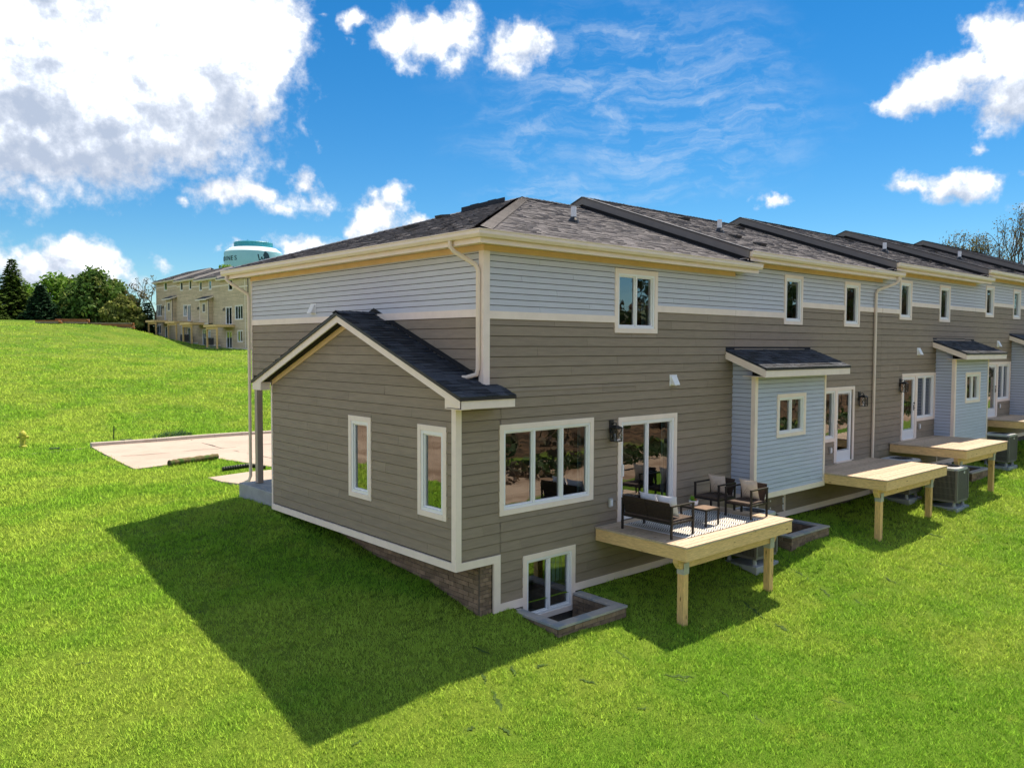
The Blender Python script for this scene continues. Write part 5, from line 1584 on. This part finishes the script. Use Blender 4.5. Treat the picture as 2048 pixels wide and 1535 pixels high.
def tree_at(fn, px, depth, top_px, *a, **k):
    x, y = ground_at(px, depth); zt = at(px, top_px, depth).z
    return fn(x, y, max(1.0, zt - g1(x, y)), *a, **k)
tree_at(conifer, 28, 122, 518, 8.0, LF_PINE2, 'tallest conifer, broad and sunlit, at the far left edge of the tree line', layers=30)
tree_at(conifer, 84, 120, 570, 5.6, LF_PINE, 'small dark blue-green spruce in front of the bright broadleaf tree', layers=26)
tree_at(conifer, -6, 118, 600, 3.8, LF_PINE2, 'short yellow-green conifer cut by the left edge of the photo', layers=18)
tree_at(broadleaf, 112, 128, 552, 8.6, LF_MAPLE, 'bright green rounded tree behind the small dark spruce', n=24, low=True)
tree_at(broadleaf, 192, 124, 540, 8.8, LF_OAK, 'largest broad-crowned dark green tree of the tree line', n=40, dens=110, low=True)
tree_at(broadleaf, 150, 126, 575, 5.0, LF_OAK, 'dark green tree squeezed between the bright tree and the largest crown', n=22, low=True)
tree_at(broadleaf, 246, 122, 590, 3.8, LF_SHRUB, 'olive yellow bushy tree right of the largest crown', n=18, low=True)
tree_at(broadleaf, 222, 121, 605, 3.6, LF_SHRUB, 'low olive bush at the foot of the largest crown', n=8, low=True, cat='bush', name='leafy_bush')
tree_at(broadleaf, 276, 123, 615, 3.0, LF_SHRUB, 'low olive bush left of the distant houses, under the bare tree', n=8, low=True, cat='bush', name='leafy_bush')
tree_at(conifer, 297, 124, 605, 3.4, LF_PINE, 'small dark spruce just left of the distant houses', layers=16)
tree_at(sparse_tree, 268, 126, 562, .95, 'greyish half-bare tree between the bushes and the distant houses', 4, 260, .2)
tree_at(sparse_tree, 312, 132, 535, 1.0, 'taller half-bare tree behind the distant end house', 9, 330, .2)
tree_at(broadleaf, 460, 136, 522, 4.5, LF_MAPLE, 'bright green treetop showing over the distant roofs below the water tower', n=10)
tree_at(sparse_tree, 2000, 72, 425, .72, 'large half-bare tree rising behind the near roofs', 21, 3000, .10, depth_=6)
tree_at(sparse_tree, 2070, 78, 462, .8, 'smaller half-bare tree at the right edge behind the near roofs', 33, 2000, .10, depth_=6)
for (px_, d_, top_, w__, m_, lab_) in ((58, 131, 572, 6.5, LF_MAPLE, 'bright green tree seen between the tallest conifer and the small spruce'), (142, 133, 556, 6.5, LF_SHRUB, 'olive green treetop between the bright tree and the largest crown'),
        (232, 130, 560, 6.0, LF_OAK, 'dark green tree behind the right edge of the largest crown'), (176, 132, 548, 6.5, LF_MAPLE, 'bright green treetop just behind the left of the largest crown'), (262, 131, 592, 4.6, LF_OAK, 'dark green rounded tree behind the greyish half-bare tree')):
    tree_at(broadleaf, px_, d_, top_, w__, m_, lab_, n=22, low=True)
# pale bush by the driveway
bx, by = 4.0, 27.7
GH = leaf_mat('blue_green_bush_leaves', (.075, .150, .060), .3)
B_ = thing('leafy_bush', (bx, by, g1(bx, by)), 'low blue-green bush on the grass behind the driveway kerb', 'bush')
q = MB()
for (dx, dz, r) in ((-.7, .05, .3), (-.3, .12, .34), (.25, .15, .36), (.65, .1, .3), (0, .05, .4)):
    leaves(q, Vector((bx + dx, by + random.uniform(-.2, .2), g1(bx, by) + dz)), r, 200, .05, .6)
q.build('crown', GH, B_)
q = MB()
for k in range(6):
    a = k * 1.05; q.tube([(bx, by, g1(bx, by) - .1), (bx + .5 * math.cos(a), by + .3 * math.sin(a), g1(bx, by) + .4)], [.02, .006], 5)
q.build('stems', BARK, B_)
# woodland bank behind the camera, met by the reflections in the glass
wd = MB(); wt = MB()
WOODM = mat('woodland_leaves', (.045, .080, .020), .7, .3, .3, attr=.4, trans=.25, second=(.10, .065, .035), sec_range=(.48, .60), sec_scale=.16)
for k in range(230):
    x = random.uniform(-45, 190); y = random.uniform(-62, -44); h = random.uniform(3.5, 6.0) if x < 78 else random.uniform(7, 12)
    z = g1(x, y); c = Vector((x, y, z))
    wt.tube([c + Vector((0, 0, -.2)), c + Vector((random.uniform(-.6, .6), 0, h))], [h * .02, .03], 5, False)
    for j in range(7):
        leaves(wd, c + Vector((random.uniform(-1.8, 1.8), random.uniform(-1.8, 1.8), h * random.uniform(.25, 1.0))), h * .2, 20, .62)
for k in range(420):                             # scrub and brambles on the bank
    x = random.uniform(-40, 130); y = random.uniform(-44, -19); leaves(wd, Vector((x, y, g1(x, y) + .3)), random.uniform(.4, 1.3), 16, .34, .7)
    if k % 3 == 0:
        c = Vector((x, y, g1(x, y))); wt.tube([c, c + Vector((random.uniform(-.8, .8), random.uniform(-.5, .5), random.uniform(1.5, 4)))], [.05, .015], 4, False)
for k in range(1100):                            # green undergrowth along the edge of the bare plot
    x = random.uniform(-10, 110); y = random.gauss(-17.2, 1.2); leaves(wd, Vector((x, y, g1(x, y) + .15)), random.uniform(.2, .6), 12, .20, .55)
o = wd.build('woodland', WOODM, None); o['kind'] = 'stuff'
o2 = wt.build('woodland_trunks', BARK, None); o2['kind'] = 'stuff'

# ------------------------------------------------------------------ stacked lumber on the crest
LUM = mat('rusty_lumber', (.30, .125, .05), .8, .2, 3, objvar=.2); LUM2 = mat('grey_brown_lumber', (.26, .20, .15), .8, .2, 3, objvar=.2)
def lumber(px0, px1, depth, z_px, rows, label, m, lean=0.0):
    a = at(px0, 700, depth); b = at(px1, 700, depth + lean); za, zb = g1(a.x, a.y), g1(b.x, b.y); z = min(za, zb) - .05
    d = Vector((b.x - a.x, b.y - a.y, 0)); L = d.length; d.normalize(); s = Vector((-d.y, d.x, 0))
    T_ = thing('lumber_stack', (a.x, a.y, z), label, 'lumber stack', 'stacks of boards on the hill crest')
    for r in range(rows):
        for j in range(3):
            e0, e1 = random.uniform(-.15, .15), random.uniform(-.15, .15)
            o = Vector((a.x, a.y, z)) + s * (j * .33); zz = .18 + r * .20
            p = [o + d * e0, o + d * (L + e1), o + d * (L + e1) + s * .30, o + d * e0 + s * .30]
            q = MB(); q.hexa([v + Vector((0, 0, zz)) for v in p] + [v + Vector((0, 0, zz + .17)) for v in p]); q.build('board', m if (r + j) % 3 else LUM2, T_)
    for k in range(3):
        o = Vector((a.x, a.y, z)) + d * (L * (.12 + .38 * k)) - s * .05
        q = MB(); p = [o, o + d * .1, o + d * .1 + s * 1.1, o + s * 1.1]; q.hexa([v + Vector((0, 0, -.1)) for v in p] + [v + Vector((0, 0, .175)) for v in p]); q.build('bearer', BARK, T_)
lumber(72, 118, 106, 648, 2, 'short low rust-brown lumber stack, leftmost on the crest', LUM)
lumber(112, 175, 107, 645, 3, 'rust-brown lumber stack in the middle of the crest', LUM, .6)
lumber(150, 264, 108, 643, 4, 'longest lumber stack, grey below and rust-brown above', LUM, .8)

# ------------------------------------------------------------------ the distant row
FAR = Frame((32.6, 91.0, 0), -math.pi / 2)       # u = -(y - 91)
def far_unit(label, u0, u1, zf, band_z, eave, wins, tall, doors, bayu, deck, basement, bwins, hip=False, side=False):
    H = thing('townhouse', (36, 91 - (u0 + u1) / 2, zf - 3), label, 'townhouse', 'attached townhouses in the distant row')
    bands = []
    for (a, b, z) in band_z: bands.append((a, b, z - .14, z))
    holes = [hole(w) for w in wins + tall + bwins] + [hole(d, bottom=False) for d in doors + basement]
    W = wall_sheet('rear_wall', FAR, [(u0, u1, zf - 3.6, eave - .1)], holes, H)
    blocked = wins + tall + doors + basement + bwins + bands + ([(bayu[0], bayu[1], zf - .3, zf + 3.5)] if bayu else [])
    siding(FAR, [(u0 + .01, u1 - .01, zf - 2.95, eave - .25)], blocked, .2, TAN, W, zf - 2.95, single=False)
    for b in bands: FAR.box('belt_board', TRIM, H, b[0], b[1], 0, .034, b[2], b[3])
    for w in wins: window(FAR, *w, 1, H, deep=.6)
    for w in tall: window(FAR, *w, 3, H, deep=.6)
    for w in bwins: window(FAR, *w, 2, H, deep=.6)
    for d in doors + basement: window(FAR, *d, 2, H, door=True, name='sliding_door', deep=.6)
    for d in doors:
        if (d[1] - d[0]) > 0: wall_lamp(FAR, d[0] - .3, zf + 1.95, H)
    FAR.box('skirt_board', TRIM, H, u0 + .01, u1 - .01, 0, .04, zf - 3.12, zf - 2.96)
    FAR.box('foundation', CONG, H, u0, u1, -.1, .02, zf - 4.2, zf - 3.12)
    if bayu:
        a, b = bayu; zt = zf + 2.95
        m = MB(); FAR.hexa(m, a, b, .0, .60, zf - .25, zt + .25); bo = m.build('bay', BACK, H)
        F = Frame(FAR.p(a, .60, 0), FAR.rot)
        bw = ((a + b) / 2 - .55 - a, (a + b) / 2 + .55 - a, zf + 1.3, zf + 2.6)
        siding(F, [(.09, b - a - .09, zf - .12, zt)], [bw], .2, TAN, H, zf - 2.95, single=False)
        G = Frame(FAR.p(b, .60, 0), FAR.rot + math.pi / 2)
        siding(G, [(.08, .60, zf - .12, zt + .2)], [], .2, TAN, H, zf - 2.95, single=False)
        window(F, *bw, 2, H, deep=.3)
        for q in (0, b - a - .09): F.box('corner_board', TRIM, H, q - .02, q + .11, 0, .03, zf - .1, zt)
        F.box('skirt_board', TRIM, H, -.03, b - a + .03, 0, .04, zf - .26, zf - .12)
        rf = MB(); P = FAR.p; rf.hexa([P(a - .4, 1.05, zf + 3.08), P(b + .4, 1.05, zf + 3.08), P(b + .4, 0, zf + 3.5), P(a - .4, 0, zf + 3.5), P(a - .4, 1.05, zf + 3.13), P(b + .4, 1.05, zf + 3.13), P(b + .4, 0, zf + 3.55), P(a - .4, 0, zf + 3.55)])
        r_ = rf.build('bay_roof', SHD, H)
        fc = MB(); fc.hexa([P(a - .4, 1.07, zf + 2.92), P(b + .4, 1.07, zf + 2.92), P(b + .4, 1.04, zf + 2.92), P(a - .4, 1.04, zf + 2.92), P(a - .4, 1.07, zf + 3.10), P(b + .4, 1.07, zf + 3.10), P(b + .4, 1.04, zf + 3.10), P(a - .4, 1.04, zf + 3.10)])
        for q in (a - .42, b + .40):
            fc.hexa([P(q, 1.07, zf + 2.92), P(q + .03, 1.07, zf + 2.92), P(q + .03, 0, zf + 3.33), P(q, 0, zf + 3.33), P(q, 1.07, zf + 3.12), P(q + .03, 1.07, zf + 3.12), P(q + .03, 0, zf + 3.52), P(q, 0, zf + 3.52)])
        fc.build('fascia', TRIM, r_)
    # roof
    P = FAR.p; ov = .5; ez = eave; rz = ez + SL * 5.4
    e0 = 0.5 if not side else .45
    rf = MB(); rf.hexa([P(u0 - .05, ov, ez - .05), P(u1 + .30, ov, ez - .05), P(u1 + .30, -4.9, rz - .05), P(u0 - .05, -4.9, rz - .05), P(u0 - .05, ov, ez + .05), P(u1 + .30, ov, ez + .05), P(u1 + .30, -4.9, rz + .05), P(u0 - .05, -4.9, rz + .05)])
    roof = rf.build('roof', SHI, H)
    rf = MB(); rf.hexa([P(u0 - .05, -4.9, rz - .05), P(u1 + .30, -4.9, rz - .05), P(u1 + .30, -10.3, ez - .05), P(u0 - .05, -10.3, ez - .05), P(u0 - .05, -4.9, rz + .05), P(u1 + .30, -4.9, rz + .05), P(u1 + .30, -10.3, ez + .05), P(u0 - .05, -10.3, ez + .05)])
    rf.build('far_slope', SHI, roof)
    mb = MB(); n = 40
    U_ = -FAR.U; Bq = (P(0, -4.9, rz) - P(0, ov, ez)).normalized(); Nq = U_.cross(Bq).normalized(); Nq = Nq if Nq.z > 0 else -Nq
    shingles(mb, P(u0 - .05, ov + .02, ez + .055), FAR.U, Bq, Nq, lambda i: None if i >= 20 else (0, u1 - u0 + .35), expo=.285, tab=(.3, .7), lift=.03)
    o = mb.build('shingles', SHI, roof); o['kind'] = 'stuff'
    for uu in (u1 + .30, u0 - .08):
        m = MB()
        m.hexa([P(uu, ov + .02, ez - .22), P(uu + .03, ov + .02, ez - .22), P(uu + .03, -4.9, rz - .22), P(uu, -4.9, rz - .22), P(uu, ov + .02, ez + .07), P(uu + .03, ov + .02, ez + .07), P(uu + .03, -4.9, rz + .07), P(uu, -4.9, rz + .07)])
        m.build('rake_board', GUT, roof)
    m = MB(); FAR.hexa(m, u1 + .30 - .0, u1 + .31, -9.8, -.02, eave - .9, eave - .2)
    FAR.box('gutter', GUT, H, u0 - .05, u1 + .33, ov - .02, ov + .11, ez - .17, ez - .04)
    FAR.box('fascia', TRIM, H, u0 - .05, u1 + .30, ov - .05, ov - .02, ez - .25, ez - .05)
    FAR.box('soffit', TRIM, H, u0 - .05, u1 + .28, .0, ov - .05, ez - .22, ez - .20)
    FAR.box('gable_wall', TAN, H, u1 - .1, u1 + .0, -9.8, -.12, zf - 3.6, eave - .1)
    g = MB(); g.prism([(-9.8, eave - .1), (-.12, eave - .1), (-4.9, rz - .1)], lambda n_, z: P(u1 - .1, n_, z), lambda n_, z: P(u1 + .0, n_, z)); g.build('gable_wall', TAN, H)
    FAR.box('gable_wall', TAN, H, u0, u0 + .1, -9.8, -.12, zf - 3.6, eave - .1)
    if deck:
        a, b = deck; D_ = thing('timber_deck', tuple(FAR.p(a, 0, zf)), '', 'deck', 'decks of the distant row')
        for i in range(8):
            FAR.box('deck_board', WD, D_, a, b, 2.6 - i * .325 - .315, 2.6 - i * .325, zf - .04, zf)
        FAR.box('rim_joist', WY, D_, a, b, 2.54, 2.58, zf - .32, zf - .045); FAR.box('rim_joist', WX, D_, b - .04, b, .05, 2.54, zf - .32, zf - .045); FAR.box('rim_joist', WX, D_, a, a + .04, .05, 2.54, zf - .32, zf - .045)
        FAR.box('beam', WY, D_, a + .1, b - .1, 2.15, 2.27, zf - .60, zf - .325)
        for q in (a + .3, b - .3):
            p = FAR.p(q, 2.21, 0); FAR.box('post', WZ, D_, q - .09, q + .09, 2.12, 2.30, g1(p.x, p.y) - .3, zf - .60)
        return H, D_
    return H, None
W_ = lambda a, b, z0, z1: (-b, -a, z0, z1)         # s (along the row) to u
h, d_ = far_unit('tan townhouse of the distant row nearest the camera, half hidden by the near eave', -2.4, 6.2, 6.2, [(-2.4, .35, 11.38), (1.75, 6.2, 10.95)], 12.15,
    [W_(-1.75, -.35, 10.5, 12.0)], [W_(-4.85, -2.35, 6.76, 8.64)], [(-.56, 1.46, 6.22, 8.55)], None, (-1.5, 2.3), [(-.5, 1.4, 3.2, 5.45)], [W_(-4.7, -3.0, 3.95, 5.5)])
d_['label'] = 'timber deck of the nearest distant house, rightmost of the four small decks'
cbx = FAR.box('corner_board', TRIM, h, 5.4, 5.55, 0, .04, 3.2, 11.95)
h, d_ = far_unit('second tan townhouse of the distant row, with a bay right of its single door', -10.3, -2.4, 6.62, [(-10.3, -9.6, 11.7), (-8.4, -6.2, 11.4), (-5.1, -2.4, 11.38)], 12.45,
    [W_(8.45, 9.5, 10.95, 12.3), W_(5.15, 6.15, 10.93, 12.3)], [], [W_(8.2, 9.4, 6.64, 8.98)], (-7.9, -4.9), (-10.0, -6.3), [(-8.6, -7.1, 3.55, 5.8)], [W_(5.6, 6.6, 4.2, 5.6)])
d_['label'] = 'timber deck second from the right in the distant row'
h, d_ = far_unit('third tan townhouse of the distant row, with a door and window side by side', -18.2, -10.3, 6.92, [(-18.2, -16.85, 12.06), (-15.7, -13.35, 12.0), (-12.35, -10.3, 11.72)], 12.78,
    [W_(15.7, 16.85, 11.3, 12.68), W_(12.35, 13.35, 11.3, 12.68)], [W_(14.25, 15.7, 7.6, 9.35)], [W_(12.7, 14.05, 6.94, 9.3)], None, (-15.8, -12.0), [(-14.2, -12.4, 3.85, 6.1)], [W_(15.2, 16.6, 4.9, 6.3)])
d_['label'] = 'timber deck third from the right in the distant row'
h, d_ = far_unit('tan end townhouse of the distant row, farthest left, beside the bare trees', -27.2, -18.2, 7.22, [(-27.2, -23.55, 12.3), (-22.2, -18.2, 12.25)], 13.1,
    [W_(22.2, 23.55, 11.62, 13.0)], [W_(24.6, 27.05, 7.85, 9.75)], [W_(21.7, 23.55, 7.24, 9.5)], (-21.2, -18.6), (-24.2, -20.4), [(-23.4, -21.6, 4.2, 6.4)], [W_(25.1, 26.9, 5.2, 6.7)], side=True)
d_['label'] = 'timber deck at the far left end of the distant row'
MB().box(29.8, 32.4, 90.4, 92.6, g1(31, 91) - .3, g1(31, 91) + .05).build('patio_slab', CONG, None)['kind'] = 'structure'
dark = copy_tree(ac); dark.location = (31.4, 94.2, g1(31.4, 94.2)); dark['label'] = 'tiny condenser under the right end of the distant row'; dark['group'] = 'condensers by the distant row'
dark = copy_tree(ac); dark.location = (31.4, 103.0, g1(31.4, 103.0)); dark['label'] = 'tiny condenser in the middle of the distant row'; dark['group'] = 'condensers by the distant row'

# ------------------------------------------------------------------ the water tower
wc = at(509, 690, 300.0); wx, wy = wc.x, wc.y
TEAL = mat('pale_teal_paint', (.30, .56, .68), .45, .05, .2, spec=.4); TEALD = mat('deep_teal_paint', (.045, .34, .43), .45, .05, .3, spec=.4); TEALW = mat('teal_highlight', (.62, .78, .80), .45, .04, .3)
WT = thing('water_tower', (wx, wy, 5.0), 'pale teal water tower with dark lettering, rising behind the distant roofs', 'water tower')
zt = at(509, 507, 300).z; zc = at(509, 498, 300).z; zk = at(509, 487, 300).z
RT = 10.35
MB().lathe([(5.2, 4), (4.0, 7), (3.8, zt - 17), (4.6, zt - 14), (8.4, zt - 10.4), (RT - .25, zt - 8.2), (RT, zt - 6.8), (RT, zt - .5), (RT - .1, zt - .05)], (wx, wy, 0), 64).build('tank', TEAL, WT, smooth=True)
MB().lathe([(RT - .1, zt - .06), (RT - .5, zt + .35), (8.2, zc - .1), (6.8, zc + .1)], (wx, wy, 0), 64).build('tank_roof', TEALW, WT, smooth=True)  # the roof's whitish sunlit highlight is put into its teal
MB().lathe([(6.75, zc - .15), (6.75, zk - .15), (6.6, zk)], (wx, wy, 0), 48).build('top_ring', TEALD, WT, smooth=True)
rl = MB()
for k in range(40):
    a = 2 * math.pi * k / 40; rl.tube([(wx + 6.85 * math.cos(a), wy + 6.85 * math.sin(a), zc), (wx + 6.85 * math.cos(a), wy + 6.85 * math.sin(a), zk + .12)], .05, 4)
rl.build('ring_rib', TEALD, WT)
an = MB()
for a in (2.0, 3.9, 5.4): an.tube([(wx + 5 * math.cos(a), wy + 5 * math.sin(a), zk - .2), (wx + 5 * math.cos(a), wy + 5 * math.sin(a), zk + .7)], .12, 5)
an.build('roof_beacon', TEALD, WT)
NAVY = mat('navy_lettering', (.02, .05, .08), .6)
vd = math.atan2(CAM.y - wy, CAM.x - wx)            # bearing of the viewer from the tank
def letter(chr_, ang, zc_, size):
    cu = bpy.data.curves.new('letter', 'FONT'); cu.body = chr_; cu.size = size; cu.extrude = .04; cu.align_x = 'CENTER'
    to = bpy.data.objects.new('letter_tmp', cu); COL.objects.link(to)
    dg = bpy.context.evaluated_depsgraph_get(); me = bpy.data.meshes.new_from_object(to.evaluated_get(dg))
    bpy.data.objects.remove(to); bpy.data.curves.remove(cu)
    me.materials.clear(); me.materials.append(NAVY)
    out = Vector((math.cos(ang), math.sin(ang), 0)); right = Vector((-math.sin(ang), math.cos(ang), 0))
    p = Vector((wx, wy, zc_)) + out * (RT + .06)
    M = Matrix(((right.x, 0, out.x, p.x), (right.y, 0, out.y, p.y), (0, 1, 0, p.z), (0, 0, 0, 1)))
    o = place('letter', me, WT, M)
    o.data.name = 'letter'
txt = 'DES MOINES'
end = R(-36)                                        # last letter sits this far round to the viewer's left
for i, ch_ in enumerate(reversed(txt)):
    if ch_ != ' ':
        letter(ch_, vd + end - i * R(9.2), zt - 3.55, 2.35)
# the town emblem: a W with a dark rearing shape beside it
def patch(pts, cx_, z_, name):
    q = MB()
    n = len(pts)
    def P(u, z, r): a = vd + (cx_ + u) / RT; return (wx + (RT + r) * math.cos(a), wy + (RT + r) * math.sin(a), z_ + z)
    q.prism(pts, lambda u, z: P(u, z, -.15), lambda u, z: P(u, z, .07)); return q.build(name, NAVY, WT)
CE = 1.35; ZE = zt - 4.4
for pts in ([(0, 3.0), (.45, 3.0), (1.0, .2), (.7, .2)], [(.75, .2), (1.05, .2), (1.7, 2.2), (1.4, 2.2)], [(1.45, 2.2), (1.75, 2.2), (2.2, .2), (1.9, .2)]):
    patch(pts, CE, ZE, 'emblem_stroke')
patch([(2.2, 3.1), (2.6, 4.1), (3.3, 3.9), (4.0, 3.3), (4.4, 2.4), (4.5, 1.4), (4.1, 1.2), (3.9, .2), (3.4, .2), (3.3, 1.3), (2.7, 1.6), (2.3, .9), (2.0, 1.1), (2.4, 2.1), (2.0, 2.6)], CE, ZE, 'emblem_figure')

# ------------------------------------------------------------------ gaps between the turf strips
def hit(px, py):
    d = pix_dir(px, py); t = 6.0
    for _ in range(4000):
        p = CAM + d * t
        if p.z < g1(p.x, p.y): break
        t += .02 + t * .0015
    return p
SEAMS = [((1484, 1204), (1535, 1240), .05), ((1548, 1247), (1583, 1268), .045), ((1588, 1138), (1622, 1162), .035), ((1640, 1176), (1664, 1196), .03), ((1843, 1064), (1893, 1077), .045), ((1868, 1122), (1905, 1136), .03),
    ((983, 1380), (1005, 1424), .045), ((1023, 1331), (1031, 1354), .03), ((1070, 1336), (1098, 1330), .04), ((1158, 1359), (1193, 1368), .045), ((1000, 1455), (1022, 1472), .035), ((930, 1460), (952, 1457), .04),
    ((1326, 1352), (1392, 1357), .045), ((1352, 1360), (1376, 1364), .05), ((353, 977), (408, 954), .05), ((326, 1010), (371, 993), .05), ((136, 912), (166, 907), .07), ((1700, 1190), (1730, 1215), .03), ((1760, 1150), (1800, 1172), .03),
    ((1440, 1380), (1462, 1402), .03), ((1660, 1400), (1692, 1408), .03), ((1505, 1430), (1530, 1450), .03), ((1230, 1300), (1262, 1322), .03), ((940, 1290), (985, 1310), .03), ((960, 1340), (975, 1372), .03), ((700, 1490), (725, 1484), .03), ((1275, 1420), (1296, 1416), .03), ((380, 1230), (410, 1224), .03), ((150, 1330), (190, 1322), .03)]
SOIL = mat('dark_thatch', (.040, .080, .012), .95, .4, 20)
seam_pts = []
sm = MB(); rs = random.Random(5)
for (a, b, wd_) in SEAMS:
    A, B = hit(*a), hit(*b); n = 10; L, Rr = [], []
    d = Vector((B.x - A.x, B.y - A.y, 0)).normalized(); nn_ = Vector((-d.y, d.x, 0))
    for k in range(n + 1):
        p = A.lerp(B, k / n) + nn_ * rs.uniform(-.035, .035); w = wd_ * .8 * math.sin(math.pi * (k + .35) / (n + .7)) * rs.uniform(.5, 1.3)
        seam_pts.append((p.x, p.y, w))
        for (lst, sg) in ((L, 1), (Rr, -1)):
            q = p + nn_ * sg * w; lst.append(Vector((q.x, q.y, g1(q.x, q.y) + .012)))
    for k in range(n):
        sm.quad(L[k], L[k + 1], Rr[k + 1], Rr[k])
o = sm.build('bare_soil', SOIL, None); o['kind'] = 'stuff'

# ------------------------------------------------------------------ lawn blades
def grass():
    cx, cy = CAM.x, CAM.y
    V = []; Rn = []
    def pts(n, r0, r1, half, power):
        u = rng.random(n)
        r = r0 * (r1 / r0) ** u if power == 2 else np.sqrt(r0 ** 2 + u * (r1 ** 2 - r0 ** 2))
        th = YAW + (rng.random(n) * 2 - 1) * R(half)
        return cx + r * np.cos(th), cy + r * np.sin(th), r
    allp = [pts(34000, 5.0, 11.0, 44, 1), pts(150000, 11.0, 78.0, 42, 2), pts(14000, 78, 128, 36, 2)]
    x = np.concatenate([a[0] for a in allp]); y = np.concatenate([a[1] for a in allp]); r = np.concatenate([a[2] for a in allp])
    ok = ~inside(DRIVE, x, y) & ~inside(WALK, x, y)
    ok &= ~((x > -.08) & (x < 40) & (y > -.03) & (y < 10)) & ~((x > -.45) & (x < 0) & (y > 7.25) & (y < 9.8))
    for w in WELLS: ok &= ~((x > w[0] - .03) & (x < w[1] + .03) & (y > w[2] - .03) & (y < .1))
    for (ax, ay, *_r) in acs: ok &= ~((abs(x - ax) < .47) & (abs(y - ay) < .47))
    ok &= ~((x > 32.5) & (x < 43) & (y > 84) & (y < 119))
    ok &= ~((x > .05) & (y > 26.15) & (y < 26.65) & (x < 16.1))
    gone = np.zeros(len(x), bool)                  # no blades over the open seams
    for (sx_, sy_, w) in seam_pts:
        gone |= (x - sx_) ** 2 + (y - sy_) ** 2 < (w + .07) ** 2
    ok &= ~(gone & (rng.random(len(x)) < .8))
    x, y, r = x[ok], y[ok], r[ok]
    z = gz(x, y)
    n = len(x); B = 8
    clump = np.repeat(rng.random(n), B)
    X = np.repeat(x, B); Y = np.repeat(y, B); Z = np.repeat(z, B); RR = np.repeat(r, B)
    s = np.clip(RR / 14, .6, 9) ** .72
    X = X + rng.normal(0, .042, n * B) * s; Y = Y + rng.normal(0, .042, n * B) * s
    h = .050 * np.clip(s, .8, 2.4) * rng.uniform(.55, 1.35, n * B); w = .0072 * s * rng.uniform(.7, 1.4, n * B)
    a = rng.random(n * B) * 6.283; ld = rng.random(n * B) * 6.283; le = rng.uniform(.25, 1.15, n * B) * h
    dx, dy = np.cos(a) * w, np.sin(a) * w
    P0 = np.stack([X - dx, Y - dy, Z - .01], -1); P1 = np.stack([X + dx, Y + dy, Z - .01], -1); P2 = np.stack([X + np.cos(ld) * le, Y + np.sin(ld) * le, Z + h], -1)
    verts = np.stack([P0, P1, P2], 1).reshape(-1, 3).astype(np.float32); nf = n * B
    me = bpy.data.meshes.new('lawn_grass')
    me.vertices.add(nf * 3); me.loops.add(nf * 3); me.polygons.add(nf)
    me.vertices.foreach_set('co', verts.ravel())
    me.loops.foreach_set('vertex_index', np.arange(nf * 3, dtype=np.int32))
    me.polygons.foreach_set('loop_start', np.arange(0, nf * 3, 3, dtype=np.int32))
    me.update(calc_edges=True)
    at_ = me.attributes.new('rnd', 'FLOAT', 'FACE'); at_.data.foreach_set('value', (.5 * clump + .5 * rng.random(nf)).astype(np.float32))
    m = bpy.data.materials.new('grass_blade'); m.use_nodes = True
    t = NT(m.node_tree); t.n.clear()
    out = t.new('ShaderNodeOutputMaterial')
    gm = t.new('ShaderNodeNewGeometry'); c = turf_colour(t, gm.outputs['Position'])
    at2 = t.new('ShaderNodeAttribute'); at2.attribute_name = 'rnd'
    c = t.mix(1.0, c, gray(t, t.math('MULTIPLY_ADD', at2.outputs['Fac'], .62, .80)), 'MULTIPLY')
    c = t.mix(t.smooth(at2.outputs['Fac'], .86, .97, 0, .7), c, (.42, .48, .13))
    nrm = t.vmath('NORMALIZE', t.vmath('ADD', t.vmath('MULTIPLY', gm.outputs['Normal'], (.55, .55, .55)), (0, 0, .9)))
    df = t.new('ShaderNodeBsdfDiffuse'); t.l.new(c, df.inputs[0]); t.l.new(nrm, df.inputs['Normal'])
    tr = t.new('ShaderNodeBsdfTranslucent'); t.l.new(c, tr.inputs[0])
    mx = t.new('ShaderNodeMixShader'); mx.inputs[0].default_value = .25
    t.l.new(df.outputs[0], mx.inputs[1]); t.l.new(tr.outputs[0], mx.inputs[2]); t.l.new(mx.outputs[0], out.inputs[0])
    me.materials.append(m)
    o = place('lawn_grass', me); tag(o, None, None, None, 'stuff')
grass()
